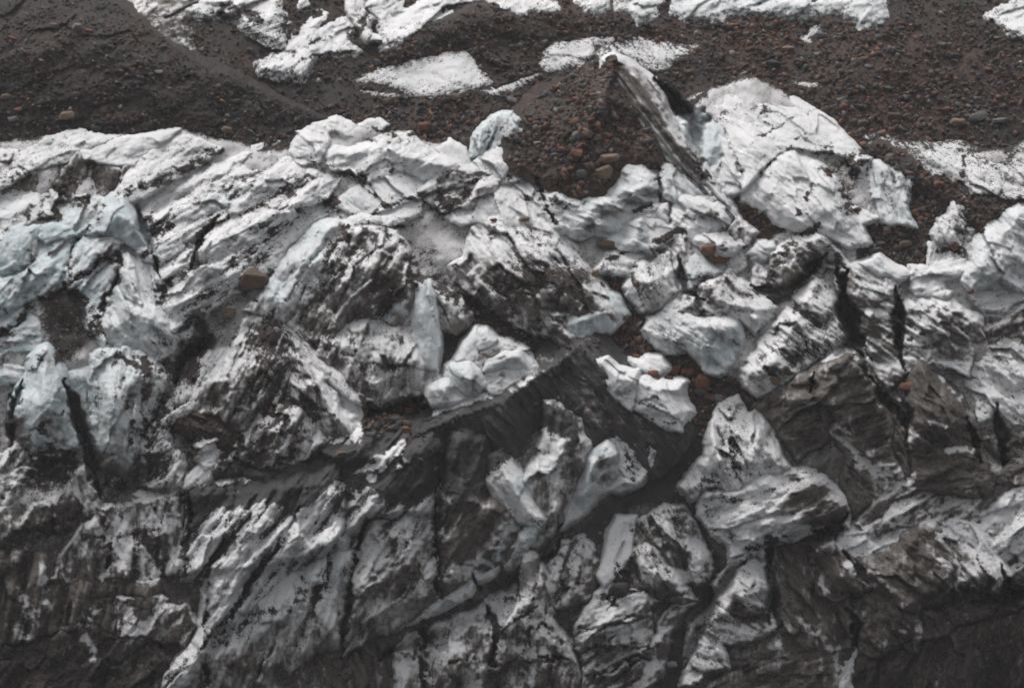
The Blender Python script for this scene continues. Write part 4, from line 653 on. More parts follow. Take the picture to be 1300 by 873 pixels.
D_('V470,230 600,300 500,310',6,.5); D_('V160,300 330,180 420,110',3,.4); D_('V110,170 200,200',8,.5); D_('V330,340 250,390',5,.7)
D_('V180,-100 200,20 220,100',9,.45); D_('V60,160 130,140',6,.4); D_('V560,300 440,370 330,350',8,.9); D_('V330,200 420,130',10,.12)
for s_ in ('V500,380 560,365 600,395','V600,420 690,515','V500,500 530,520','V740,650 800,668','V840,650 860,690','V1120,530 1165,470','V480,680 540,720'): D_(s_,3.6,-.9); F_(s_,4,-1.1)
F_('V600,440 650,475',6,-.9); D_('V600,440 650,475',5,-.6); D_('V980,300 1060,340 1100,400',12,-.25); F_('V980,300 1060,340 1100,400',15,-.75); D_('V1170,220 1160,260',7,-.2)
F_('V230,600 320,650',12,.5); D_('V170,620 330,620',5,.6); D_('V180,590 340,590',3,.5); F_('V90,720 160,760',10,.3); D_('V560,760 590,800 580,860',7,-.2)
D_('V420,850 500,850',10,-.1); F_('V90,790 140,790',10,.5)
# middle blocks
D_('G740,0 735,100 745,170',3.5,1.0); D_('G380,320 480,210 600,150',3,.4); F_('G360,310 480,250 600,190 700,130',9,.45); D_('G230,140 280,180 400,160',12,.4); D_('G500,150 560,160',14,.15)
D_('G620,210 700,180',4,.9); D_('G730,370 850,315',5,1.0); D_('G730,400 850,330',7,1.1); F_('G980,230 1060,200',7,.7); D_('G880,240 1030,250',7,.35); D_('G1040,370 1060,400',5,.8); D_('G620,490 660,430',5,.6); D_('G500,500 540,440',5,.5); D_('G450,500 540,420 640,400',2.5,.7)
D_('G620,510 650,600 660,640',5,.5); D_('G700,490 720,600',3,.6); F_('G640,540 700,620',8,.4); D_('G860,540 960,540',5,.6); D_('G900,640 1000,560 1060,520',10,.5); F_('G860,700 960,600 1040,560',12,.6); D_('G940,640 960,700',4,.6); F_('G1000,640 1060,700',9,.6)
D_('G830,730 900,760 980,740',10,.22); D_('G850,870 900,800',10,.12); D_('K700,60 800,30 850,90',9,.3); B_('K1000,120 1060,100 1120,30',14,.9); F_('K1120,60 1130,20',4,.3)
# central dome
D_('G80,470 150,560 60,620 0,560',16,.6); D_('G150,560 260,540 380,560',15,.75); D_('G250,640 330,640',10,.6); D_('G100,330 200,350 180,400',10,.45); D_('G0,700 60,640',14,.35); D_('R640,620 800,560 960,580',14,.35)
F_('G0,500 200,600 380,600',24,.4); D_('G400,680 480,580 540,600',5,.6); D_('G160,760 220,840 280,720',7,.8); D_('G120,580 200,680 300,690',3,.6); F_('G180,600 240,600',6,-.7); D_('G180,600 240,600',5,-.5); D_('G360,640 440,590',6,-.6); D_('G130,640 180,650',6,-.5)
D_('G230,440 330,470 380,520',5,.3)
# snow slope left of centre
for x_ in (560,600,640,680,720,760): D_('B%d,660 %d,850'%(x_,x_-40),2.4,.28)
D_('B560,650 800,650 880,690',8,.7); D_('B860,740 740,800 600,860',2.4,.6); D_('F430,30 520,50 560,110 640,200',4,.8); D_('F560,230 640,205 740,165 810,140',3,.8); D_('F300,-10 420,30 530,60',6,1.1); D_('F380,180 400,200',7,.9); D_('F370,240 390,245',5,.7)
D_('F820,160 910,190 900,60 940,40',8,.7); D_('F1000,150 960,180 920,200',9,1.0); D_('F990,20 1090,50 1150,40',5,.6); D_('F1020,100 1090,60',5,.5); D_('F450,80 400,150',14,.3); D_('F440,210 560,290',2.0,.6); D_('F670,190 720,100',18,.12)
D_('G150,60 180,150 230,270 260,290',4.5,.9); D_('G0,50 120,60',5,.6); D_('G70,150 140,140',5,.5); D_('G240,150 280,190',8,.5); D_('C100,680 20,740',5,.6); D_('G0,300 60,330',10,.2); D_('F1130,400 1160,290 1170,270',1.8,.7)
# striped slope: parallel grit rows
for k_ in range(9):
    a_ = 235 + k_ * 21; D_('%d,%d %d,%d' % (185 + k_ * 24, 300 + k_ * 9, 225 + k_ * 24, 275 + k_ * 9), 2.4, .42); D_('%d,%d %d,%d' % (270 + k_ * 17, 262 + k_ * 8, 330 + k_ * 15, 226 + k_ * 8), 2.2, .36)
D_('Q440,250 560,210 700,150 820,90',6,1.0); F_('Q600,200 700,150 800,100',6,.6); D_('Q720,520 740,420 780,355 830,350',5,1.0); D_('Q590,590 660,560 720,510',6,.7); D_('Q600,600 590,650',9,.6); D_('Q840,240 940,180',7,.5); F_('Q720,320 850,240 930,200',10,.4); B_('Q760,310 850,260',12,.8)
D_('Q550,370 590,400 550,350',7,1.0); D_('Q620,380 650,360',4,.8); D_('Q860,510 950,490',9,.4); D_('Q700,700 800,640',11,.45); D_('Q720,620 860,600 1000,530',3,.4); D_('Q1000,400 1100,320 1200,280',2.4,.5); D_('Q960,370 1090,300',3,.5); D_('Q970,400 1000,385',6,.7); D_('Q1200,280 1240,290',7,.9); D_('Q1060,260 1080,200',12,.35)
# left
for s_,w_,v_ in (('Q0,770 130,660 250,590 350,520 440,470',5,1.5),('Q440,470 440,560 400,640 370,720 340,780',5,1.2),('Q260,560 265,450 300,400 350,350 390,280',5,.9),('Q110,500 120,430',5,.8),('Q230,150 250,200 220,240 190,340',7,.9),('Q340,150 345,200 320,280',8,.8),('Q0,200 100,170 200,200',10,.5),('Q110,340 200,330',7,1.0),('Q20,400 60,340 170,260',3,.7),('Q240,290 310,270',8,.8)): D_(s_,w_,v_); F_(s_,w_*1.8,v_*.4)
patch(DIRT,'Q140,700 160,640 250,600 300,620 310,700 310,800 260,873 200,873 190,800',8,1.2); F_('Q120,480 60,570 40,600',9,.4); F_('Q360,420 430,450 380,500',9,.6); D_('Q0,680 70,700',3,.8); D_('Q0,780 130,770',3,.8); D_('Q300,640 350,690 300,800',6,.9)
for s_ in ('Q470,430 540,480','Q520,480 560,470','Q560,720 600,770','Q580,800 620,800','Q380,760 400,800','Q560,520 580,640'): D_(s_,5,.5)
D_('Q130,560 200,540',8,.25); F_('Q200,560 100,640',12,.35); F_('Q60,800 160,760',12,.3); F_('Q20,500 100,560',12,.2)
# spire, column
D_('I190,490 240,520 270,560',7,1.0); D_('I120,520 220,450 330,350',2.5,.7); F_('I80,400 90,540',8,.5); F_('I220,110 260,170',10,.5); D_('I200,90 150,200',3,.4); F_('I120,560 280,590',8,.4)
D_('I500,110 620,130 690,170',7,1.0); D_('I690,150 780,200',9,.5); for_ = [D_('I%d,%d %d,%d'%(a_,150,a_+4,330),4,.5) for a_ in (540,590,700)]
D_('I610,350 640,470 620,560',5,.8); F_('I640,300 700,250',12,.4); F_('I500,640 600,700',14,.9); D_('I520,720 600,740 700,680 780,640',14,.9); D_('I470,240 480,400',4,.5)
D_('I840,200 900,170 950,60',16,1.2); D_('I760,310 800,330 740,420 700,490',9,1.0)
D_('I960,80 990,20',9,.8)
for a_ in (1000,1040,1090,1140,1200,1250): D_('I%d,130 %d,390'%(a_+40,a_-10),3,.45)
F_('I1000,350 1200,100',20,.3); D_('I1190,240 1240,330',6,.5); D_('I1100,0 1200,60 1280,20',12,.7); D_('J90,-20 110,150 120,300',14,.7); D_('J40,0 200,100',12,.5); D_('J190,150 230,250',7,.4); D_('J340,380 370,390',6,.8); D_('J240,120 280,240 330,330',5,.35)
D_('J300,420 280,360 170,340 80,370',6,.9); D_('J240,500 200,560 150,640',7,.8); D_('J20,450 100,520 60,600',12,.6); D_('J100,400 160,440',10,.7); D_('I1180,560 1240,640',12,.7); F_('J380,330 480,460',12,-.6); D_('J400,350 480,470',10,-.4); F_('J290,470 250,600',7,-.6); F_('I1000,120 1080,140',7,-.8); D_('I990,150 1070,130',9,-.6)
D_('I840,460 900,480 900,560 860,560',8,.9); D_('I700,590 800,440',4,.5); D_('I960,480 930,620',7,.9); D_('I1110,580 1060,650 1200,650 1280,680',9,1.1)
F_('I720,640 780,620',8,.4); F_('I960,600 950,540',5,.6); D_('I700,620 690,730',5,.5)
# lower left
D_('I150,650 200,600 330,580',9,1.0); D_('I60,580 80,640',4,.8); D_('I200,690 340,640',10,.8); D_('I20,780 130,720 300,720',7,.8); F_('I100,820 300,780',14,-.35); D_('M160,80 330,60',8,.5); D_('T150,100 250,90',12,.6)
D_('T100,340 270,290 350,260',12,.6); D_('T370,250 380,330 385,440',7,.8); D_('T520,310 540,400 580,470',7,.9); D_('T560,360 600,400',6,.4); D_('T640,350 640,470',6,.7); F_('T300,430 240,500 400,540',22,.4)
for s_ in ('T330,340 430,340 560,310','T230,510 400,490 560,480 730,480','T280,560 400,545 560,555','T300,350 400,340','T440,570 520,600 570,650','T240,640 340,640 420,690 520,720 610,800','T420,580 430,680','T430,695 620,690'): D_(s_,2.0,.4); crack(s_,1.3,3)
for s_ in ('T330,280 350,330','T420,380 430,430','T480,440 550,470','T500,490 545,500','T470,600 450,660','T540,640 470,680','T590,440 620,450','T480,370 520,420','T320,700 330,760'): F_(s_,6,-1.2); D_(s_,6,-.5)
D_('T-100,760 200,800 400,820',40,.35); D_('T500,760 560,820',12,.3)  # wide stroke: corner shade and lens falloff painted in with the dirt
# long slab ribs: dark clefts and bright ribs
for s_,w_,d_ in (('T820,240 800,330 760,420 740,480 740,560 730,680 715,790 740,860',4,16),('T1060,230 1000,340 900,480 850,580',5,14),('T900,190 850,300 790,400',4,7),('T960,200 850,400 800,520',4,6),('T1160,200 1080,340 1010,460',3.5,6),('T830,600 790,700',3,8),('T1020,600 970,720 920,820',4,12),('U190,290 150,380 130,480 115,600 100,730',5,26),('U440,130 428,260 430,400 435,540',3.2,20),('U130,540 260,460 330,420',2,5),('T650,480 670,300 680,240',4,10)):
    crack(s_,w_,d_); D_(s_,w_*1.1,.25)
for s_ in ('T690,200 820,190 980,150','T1030,160 1227,80','T740,200 740,260','T1000,210 1070,200','U0,60 120,-10','U100,100 220,0','U340,10 420,60','U180,180 330,130','T1060,130 1060,210'): D_(s_,8,.7)
for s_ in ('T720,330 760,240','T690,420 740,330','T860,320 900,290','T830,440 930,360','T900,250 1000,160','T1100,260 1200,140','T960,460 1100,330','T640,850 740,720','T760,600 840,540','U10,240 60,150','U180,100 300,20','U60,240 180,130','U190,190 330,120','U40,330 200,220','U160,90 230,50'): D_(s_,5.5,-.32)
F_('T880,400 920,420',9,.4); F_('T620,700 700,600 690,520',10,.5); D_('T1090,440 1060,560',9,.6); F_('T1100,420 1080,560',14,.4); B_('U20,480 100,480',14,.6); D_('U0,560 130,440',6,.4); D_('T820,660 900,620 1000,590 1060,560',6,.5); D_('T800,700 820,820',6,.5); D_('T1110,600 1130,700',3,.6); F_('T880,620 960,640 900,760',14,.5); F_('T740,780 860,800',14,.6)
D_('U260,300 270,370 250,430',7,.6); F_('U160,440 240,520 330,460',14,.35); F_('U330,600 420,560',12,.3); D_('U300,520 400,480 420,520',10,.3); F_('U340,300 340,400',12,-.5); F_('U220,330 210,390',9,-.6); F_('U250,560 300,600',10,-.2)
D_('U440,360 440,500',7,.6); F_('U460,480 560,450 640,400 690,300',10,-1.2); D_('U460,500 560,440 640,380 700,290',11,-.7); F_('U470,200 470,340',7,-.6); D_('U460,200 460,330',7,-.25); D_('U470,170 530,130',10,-.25); D_('U560,60 600,180',9,.3)
F_('U660,60 740,240',15,-.5); D_('U700,90 740,240',8,-.3); D_('U690,240 790,290',4,.6); B_('U600,440 700,350',9,1.0); B_('U730,150 740,170',9,1.0); B_('U720,300 770,320',10,.8)
F_('K230,560 250,740',10,-.9); D_('K230,530 240,700',10,-.4); D_('K210,490 300,470 350,520',6,.5); F_('K330,560 360,680',10,.5); D_('K230,770 250,740 280,790',3,.8)
D_('K420,620 470,620 480,700 450,730',5,.45); F_('K500,620 480,700 560,740',8,.5); B_('K460,600 400,800',12,.5); D_('K600,560 660,600',5,.25); D_('K590,600 620,720',2.4,.8)
# gravel crest, its chalky streaks
for s_,w_,v_ in (('K370,240 420,270',6,-.55),('K400,300 460,390',5,-.5),('K380,370 450,430',5,-.5),('J990,560 1010,570',6,-.75),('J985,600 980,630',4,-.7),('J1200,480 1291,510',8,-.42),('K530,410 570,430',5,-.7),('K670,470 720,540',3.5,-1.0),('K100,430 160,500',10,-.4),('K230,260 330,380',5,-.3),('K300,230 420,370',3,-.3),('K480,330 560,420',4,-.3),('K640,420 690,500',4,-.35),('K20,300 120,240',5,-.3),('J1100,560 1180,600',6,-.25),('J700,640 800,600',5,-.3),('J920,700 940,800',8,-.4),('J560,660 720,550',5,-1.0),('J450,820 640,670',6,-.8),('K80,240 200,130',8,-.3),('J930,610 960,600',4,-.6)): D_(s_,w_,v_*1.25)
# tumbled blocks
F_('J1060,170 1080,280',4,.6); D_('J1000,230 1060,260',3,.25); F_('J1180,260 1210,200',5,.7); F_('J1130,110 1180,90',6,.5); D_('J940,420 860,410',5,.4); F_('J900,400 1100,330',6,-.1); D_('J1190,40 1240,70',6,.3)
D_('K500,270 620,300',3,.35); D_('K640,340 760,350',4,.4); D_('K700,330 740,340',3,.4); F_('K500,280 600,310',5,.3); D_('K620,390 820,440',1.5,.9); crack('K635,335 720,350 820,420',1.4,4)
# huge serac
D_('F450,310 620,320 680,360',10,.75); D_('F400,430 480,400 560,380',12,.55); D_('F380,470 400,560 340,640',10,.5); D_('F650,540 640,640 700,600',14,.75); D_('F700,460 690,560',8,.5); D_('F600,400 560,480',6,.25); D_('F480,420 440,500',8,.35)
for s_ in ('F420,500 440,600','F500,480 470,580','F560,500 520,600'): D_(s_,5,.45)
F_('F620,360 680,500 640,640',22,.45); F_('F280,720 340,660 420,640',18,.25); D_('F300,700 330,740',6,.4); D_('F390,690 420,720',5,.5); F_('F120,640 240,480 360,320',16,-.9); D_('F120,640 240,480 360,320',16,-.25); B_('F100,640 260,420 360,320',18,.55); F_('F200,680 330,480 420,380',10,-.6); D_('F170,640 240,520 300,430',3,.8); crack('F170,640 240,520 300,430 380,350',4,9); crack('F280,500 230,640',2.5,6)
F_('F600,700 720,700',12,-.6); B_('F620,720 700,680',12,.5); D_('F730,310 740,420 760,480 790,540',6,.5); F_('F690,360 710,420',4,-.6); D_('F790,440 860,460 900,520',10,.6); D_('F820,430 880,440',7,.5); D_('F700,300 860,240 800,220',12,.4)
D_('F780,545 880,560 1000,640 1160,740 1291,800',9,1.2)
F_('J440,60 540,60 560,130',10,.3); D_('J480,40 570,60',8,.5); D_('J560,140 540,180',6,.5); D_('J600,160 760,190',3.5,.6); crack('J590,155 700,170 880,190',1.5,5); D_('J500,150 560,260',6,.3); F_('J640,80 680,200',9,.4); D_('J300,40 380,100',10,.7); D_('J480,240 560,280',7,.5); F_('J640,240 800,230',14,-.5); F_('J480,100 540,120',8,-.6); D_('F640,780 700,830',8,.4); D_('F380,800 420,850',8,.5); D_('F870,690 940,740',9,.2); D_('F890,600 960,640',4,.3)
crack('E700,873 I760,120',1.5,4)
# lower middle
for s_ in ('O0,600 80,540 160,480','O0,440 130,440','O60,330 70,520','O100,630 180,560 280,660','O110,735 320,740','O120,620 100,720','O370,590 500,580 660,520','O390,700 500,670 680,670','O440,690 540,620','O650,740 530,830','O740,440 890,420','O420,830 600,730 700,680','O600,420 690,400'): D_(s_,2.4,.7); crack(s_,2,6)
for s_ in ('O80,270 110,300','O30,440 130,440 160,470','O200,600 310,700','O120,570 160,550','O60,680 110,680','O130,700 200,700','O230,370 290,210','O350,280 380,190','O300,440 290,440','O660,220 700,340','O760,130 790,90','O830,330 960,320','O450,540 470,480','O520,490 640,430','O540,630 640,590','O690,800 720,740','O810,330 880,430','O920,160 970,240','N870,700 990,680','N740,680 730,800','N1010,600 1100,480','N1080,460 1130,430','N1180,480 1200,500','N1040,800 1090,860'): F_(s_,7,-1.1); D_(s_,6,-.35)
D_('O330,160 300,300 250,440',9,.5); D_('O540,300 660,200 780,300 860,400',5,.5); D_('O480,450 540,470 620,360 560,330',8,1.2); D_('O640,120 720,80 800,200',9,.6); D_('O830,20 860,140',8,.5)
crack('N1130,480 1170,580 1160,760',4,16); crack('N830,560 820,700 840,873',5,16); D_('N1130,480 1170,580 1160,760',5,.8); D_('N830,560 820,700 840,873',6,.9)
# longer cracks on the left and right blocks
for s_,w_,d_ in (('Q0,770 130,660 250,590 350,520 440,470',4,14),('Q440,470 440,560 400,640 370,720',4,12),('F540,60 640,205',2,6),('F640,205 740,165 805,180',2,6),('G150,60 180,150 230,270',3.5,14),('G740,0 735,100 750,170 790,190 795,270',4,22),('L680,0 710,120 700,190',3.5,14),('L290,300 270,240 300,430',3,7),('Q260,560 265,450 300,400',3,7),('S165,10 210,90 240,180 235,230',3,8),('S160,100 160,240',2,7),('D0,660 290,535',1.2,3),('L740,470 880,460 1060,560',1.5,4),('V330,480 345,620',3,8),('V480,440 500,540',3,9)): crack(s_,w_,d_)
patch(DIRT,'440,575 500,552 560,530 640,500 735,520 730,560 690,540 660,580 620,600 590,585 560,620 535,640 500,640 470,620 430,650 400,625 350,640 300,632 330,615 400,592',10,.95)
patch(DIRT,'U440,-90 640,-120 640,40 600,60 560,180 470,330 440,300 460,100',10,.8)
patch(DIRT,'T640,180 760,150 1000,130 1150,60 1227,60 1227,120 1120,190 1050,260 980,200 880,220 760,220 700,300 660,300',8,.8)
patch(DIRT,'T-200,520 100,470 250,560 420,640 430,700 560,740 620,800 560,1000 -200,1000',30,.08)  # broad lower left darkening, corner shade painted over the grime
for s_ in ('T1070,300 1180,160','T1010,330 1080,240','T700,330 740,260','U0,240 90,120','U60,180 160,90','U170,150 310,30','U190,190 330,60','J550,660 720,550','T900,240 1000,160','U480,100 500,30'): D_(s_,5,-.5)
F_('T640,820 760,700 900,620 1050,520',26,-.45); F_('T860,760 960,680 1100,560 1200,460',30,-.4); F_('U20,500 60,640',16,-.5); F_('U200,420 300,360 380,420',20,-.3); F_('U260,600 360,560',18,-.2); F_('U640,420 540,500',12,-.3)
B_('T900,700 1100,500',24,.3); B_('Q60,500 200,420 120,640',30,.3); B_('Q400,560 420,700',20,.3); patch(FILM_SHADE,'O0,280 130,220 210,370 230,560 100,700 -300,700 -400,560',14,-.3); patch(FILM_SHADE,'T350,260 600,200 640,460 240,500',14,-.25)
for s_ in ('T150,440 170,520','T60,520 90,600','T330,600 300,700','T480,640 470,700','T120,600 180,580','T560,250 540,300','T400,300 440,280','T620,230 600,330','T70,660 80,700'): F_(s_,7,-.9); D_(s_,7,-.4)
patch(DIRT,'C530,272 600,300 720,395 800,555 830,600 930,740 1000,873 860,790 700,600 540,400',5,.18); patch(FILM_SHADE,'C530,272 600,300 720,395 800,555 830,600 930,740 1000,873 860,790 700,600 540,400',5,.2)
patch(FILM_SHADE,'V430,110 560,170 610,250 600,300 500,310 400,260 380,200',9,.9); patch(DIRT,'V430,110 560,170 610,250 600,300 500,310 400,260 380,200',9,.1); D_('V90,200 130,300 190,350',7,.35); D_('V60,700 150,560 250,540',5,.35); D_('V170,420 300,400',6,.3); F_('V190,560 250,640 320,620',14,.6)
F_('I80,300 90,540',12,.3); D_('I60,440 110,540 200,600',6,.7); D_('I240,120 320,280',3,.5); D_('I90,350 130,240 190,100',3,.5); F_('I230,400 300,520',10,.4)
patch(BLUE,'-50,270 60,250 150,240 200,300 225,430 180,480 120,620 60,600 -50,600',30,.28)
patch(DIRT,'-20,190 300,180 620,210 900,110 1090,200 1060,330 800,330 560,330 230,420 -20,520',30,-.06); patch(FILM_SHADE,'-20,190 300,180 620,210 900,110 1090,200 1060,330 800,330 560,330 230,420 -20,520',30,-.08)
patch(CHAR,'440,560 520,535 600,505 700,470 740,430 800,440 850,520 900,560 890,640 920,720 870,873 820,873 840,740 860,680 800,650 760,700 700,730 600,830 480,850 560,760 700,640 600,640 520,660 440,660 340,640 240,690 240,610 340,600',16,1.0)
F_('H430,470 440,600',8,.3); D_('H690,650 690,873',6,.4); F_('C600,320 760,480 880,700',10,.3)
patch(DIRT,'M-300,560 200,700 500,800 800,840 1291,860 1291,1400 -300,1400',30,.22); F_('K420,600 330,860',8,-.4)  # patch fades the bottom edge darker, lens falloff painted along with grit
for s_,w_ in (('L400,490 470,560',8),('L500,600 560,680 620,700',9),('L640,640 700,700',5),('L830,430 900,455',5),('L930,580 1050,575',4),('L1120,240 1230,250',7),('L1040,230 1080,270',5),('L1130,300 1200,360',8),('L20,330 70,300',5),('L280,230 240,210',4),('L740,500 760,560',6),
 ('V640,60 720,90 770,110',8),('V500,480 520,520',6),('V740,510 780,530',4),('V570,740 600,800 560,840',7),('V440,640 520,690',5),('V860,330 940,440',4),('V980,310 1080,400',12),('V1120,240 1180,260',7),('V1140,400 1200,360',7),('V1200,200 1227,180',6),('V340,640 350,720',6),('V600,330 640,370 740,370',7),('V680,310 790,290',4),
 ('H540,700 640,760',6),('H740,860 900,800',8),('H950,640 1060,740',6),('H1200,650 1110,680',6)): F_(s_,w_,-.75); D_(s_,w_,-.32)
D_('O540,60 560,200 480,340',8,-.3); F_('V250,540 300,560',8,-.5); D_('V520,470 490,400',5,.5)
patch(DIRT,'J520,315 620,372 720,318 830,312 860,360 870,425 700,520 560,565 535,540 525,460 545,400',5,1.3,.5); patch(DIRT,'J560,560 350,600 300,640 100,690 20,720 -20,700 200,660 340,560 440,545',4,.9,.5)
D_('B1090,600 1180,560 1260,560',5,-.4); F_('B1110,700 1240,640',7,.3)
# lower right corner: dark grit plus painted edge falloff and shade
patch(DIRT,'V950,640 1300,560 1300,1000 620,1000 620,800 840,700',20,.18); patch(FILM_SHADE,'V950,640 1300,560 1300,1000 620,1000 620,800 840,700',20,.18)
GRAVEL = ['-300,-300 1700,-300 1700,250 1300,190 1160,190 1100,205 1050,155 960,95 900,112 850,180 760,250 700,250 650,240 600,215 560,180 480,165 430,150 390,190 330,190 300,180 240,165 60,175 -300,195',
 '545,362 600,380 700,432 750,420 765,350 790,340 830,425 870,445 930,482 960,500 930,560 880,620 900,690 925,735 870,780 870,900 820,900 850,740 880,700 850,640 800,640 760,690 730,690 790,610 840,600 700,520 440,600 330,622 240,645 235,615 330,600 440,560 480,510 540,490 555,440',
 '895,232 1005,288 960,310 900,280','1080,180 1240,235 1340,250 1230,300 1200,345 1090,352 1090,290 1150,282 1160,240 1080,220','775,345 800,340 850,430 800,440','V620,760 840,690 1350,560 1350,1100 620,1100']
HAZE = 0.00009
# ------------------------------------------------------------------ the ground under and between the seracs
B0 = 14 * fbm(X / 230, Y / 230, 3, 90)
for s_, wd_, hh_ in BUMPS:
    P = pts(s_)
    if hh_ <= -18 and wd_ <= 30:      # a crevasse: steep sided, pinching out at its ends
        x_ = X + 1.2 * WX; y_ = Y + 1.2 * WY; d = sdist(P, x_, y_, False)
        end = np.minimum(np.hypot(x_ - P[0][0], y_ - P[0][1]), np.hypot(x_ - P[-1][0], y_ - P[-1][1]))
        ww = wd_ * .95 * np.clip(end / (5 * wd_), .1, 1) * (1 + .9 * fbm(X / 26, Y / 26, 3, 77))
        B0 += 2.3 * hh_ * np.clip(1.35 - d / np.maximum(ww, 1), 0, 1) ** .8
    else:
        B0 += hh_ * np.exp(-(sdist(P, X, Y, False) / wd_) ** 2)
GDET = 5 * fbm(X / 34, Y / 34, 4, 91) + 2.0 * fbm(X / 9, Y / 9, 3, 92) + 4 * facets(X / 30, Y / 20, 93)
GLIFT = np.interp(Y, [0, 200, 560, 873], [8, 12, 8, 2]) + 9 * fbm(X / 50, Y / 50, 2, 62)
RED = np.zeros((NY, NX))
for s_, w_, v_ in (('760,110 740,230',60,.9), ('560,140 660,200',60,.5), ('950,60 1300,90',60,.5), ('1060,130 1200,160',40,.4), ('900,240 1000,300',25,1.0), ('1100,230 1230,320',50,.8), ('800,400 920,490',45,1.2), ('470,540 560,540',25,.7), ('640,380 740,430 790,400 780,350',26,.6), ('620,10 1000,40',30,.4)):
    stroke(RED, s_, w_, v_)
def build_ground():
    j = slice(0, NY, 2); i = slice(0, NX, 2); x = X[j, i]; y = Y[j, i]
    det = 5 * fbm(x / 34, y / 34, 4, 91) + 2.0 * fbm(x / 9, y / 9, 3, 92) + 4 * facets(x / 30, y / 20, 93)
    h = B0[j, i] + det
    g = np.full(X.shape, -99.0)
    for s_ in GRAVEL: g = np.maximum(g, sdist(pts(s_), X + WX, Y + WY))
    gr = sstep(-7, 5, g); ice_d = np.interp(Y, [200, 480, 700], [0.18, 0.32, 0.5]) + 0.3 * fbm(X / 30, Y / 30, 3, 61) + 0.5 * DIRT  # ice in the gaps grows grimier downward, crevice shade painted into its colour
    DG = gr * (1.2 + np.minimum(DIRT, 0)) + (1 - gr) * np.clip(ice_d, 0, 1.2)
    h = h + GLIFT[j, i] * (1 - gr[j, i])
    lay = np.stack([DG[j, i], np.interp(y, [200, 520, 700], [.35, .55, .9]), np.zeros(x.shape)], -1)
    st = np.stack([(x * .77 - y * .64) / 10, (x * .64 + y * .77) / 10, h / 10], -1); tone = np.clip(0.2 + 0.7 * fbm(x / 70, y / 50, 3, 95) + RED[j, i] - 2 * CHAR[j, i], -1, 1.2)
    xx = x.copy(); yy = y.copy()
    xx[:, 0] -= 350; xx[:, -1] += 350; yy[0, :] -= 260; yy[-1, :] += 260
    full = 5 * fbm(X / 34, Y / 34, 4, 91) + 2.0 * fbm(X / 9, Y / 9, 3, 92) + 4 * facets(X / 30, Y / 20, 93)
    TOP[:] = B0 + full; TOP[:] += GLIFT * (1 - gr); TOPD[:] = DG
    o = emit('ground', to_world(xx, yy, h), np.ones((x.shape[0] - 1, x.shape[1] - 1), bool), lay, st, tone, ICE)
    o['kind'] = 'structure'; o['label'] = 'dark gravel, rubble and shade-tinted ice that fills the gaps between the ice blocks'
build_ground()
for n, T in enumerate(THINGS): build_thing(n, T)
# ------------------------------------------------------------------ stones
rnd = random.Random(5)
def top_at(x, y):
    j = int(round((y - GY0) / ST)); i = int(round((x - GX0) / ST)); j = min(max(j, 0), NY - 1); i = min(max(i, 0), NX - 1)
    return TOP[j, i], TOPD[j, i], OWN[j, i]
def hull(seed, ax=(1, 1, 1), n=20):
    r = random.Random(seed); bm = bmesh.new()
    for _ in range(n):
        v = Vector((r.gauss(0, 1), r.gauss(0, 1), r.gauss(0, 1))).normalized()
        q = max(abs(v.x), abs(v.y), abs(v.z)); v = v / (q ** 0.55) * r.uniform(0.82, 1.0)
        bm.verts.new((v.x * ax[0], v.y * ax[1], v.z * ax[2]))
    bmesh.ops.convex_hull(bm, input=bm.verts); 
    for v in [v for v in bm.verts if not v.link_faces]: bm.verts.remove(v)
    return bm
HULL = {}
def rock_mesh(kind, var, ax):
    k = (kind, var, ax)
    if k not in HULL:
        bm = hull(var * 31 + 3, ax, 26); bmesh.ops.bevel(bm, geom=list(bm.edges), offset=0.06, segments=1, affect='EDGES')
        me = bpy.data.meshes.new('boulder'); bm.to_mesh(me); bm.free(); me.materials.append(ROCK[kind]); HULL[k] = me
    return HULL[k]
SHAPE = ((1, .8, .75), (1, .7, .45), (1, .9, .95), (1, .6, .6))
def put_rock(x, y, wpx, hpx, kind, var, rot, sink=0.12):
    t = top_at(x, y)[0]; r = max(wpx, hpx) * S * 0.55
    o = bpy.data.objects.new('boulder', rock_mesh(kind, var % 7, SHAPE[var % 4] if abs(wpx - hpx) < 4 else (1, .8, .9)))
    COL.objects.link(o); o.location = to_world(x, y, t + min(wpx, hpx) * (0.5 - sink))
    o.rotation_euler = (rnd.uniform(-.15, .15), rot, rnd.uniform(-.4, .4))
    o.scale = (wpx * S * .56, max(3, .5 * (wpx + hpx)) * S * .5, hpx * S * .56)
    return o
for n, (s_, wp, hp, kd_, lb_) in enumerate(BOULDERS):
    p = pts(s_)[0]; k_ = 1.3 if 'K' == s_[0] or 'orange' in lb_ else 1.1; o = put_rock(p[0], p[1], wp * k_, hp * k_, kd_, n, rnd.uniform(-.25, .25))
    if kd_ == 'ice': o.name = 'ice_chunk'
    o['label'] = lb_; o['category'] = 'ice chunk' if kd_ == 'ice' else 'boulder'
NAMED = [pts(b_[0])[0] for b_ in BOULDERS]
WORD = dict(rust='rust red', brown='brown', tan='tan', grey='grey', pale='pale grey', dark='black')
cnt = 0; tries = 0
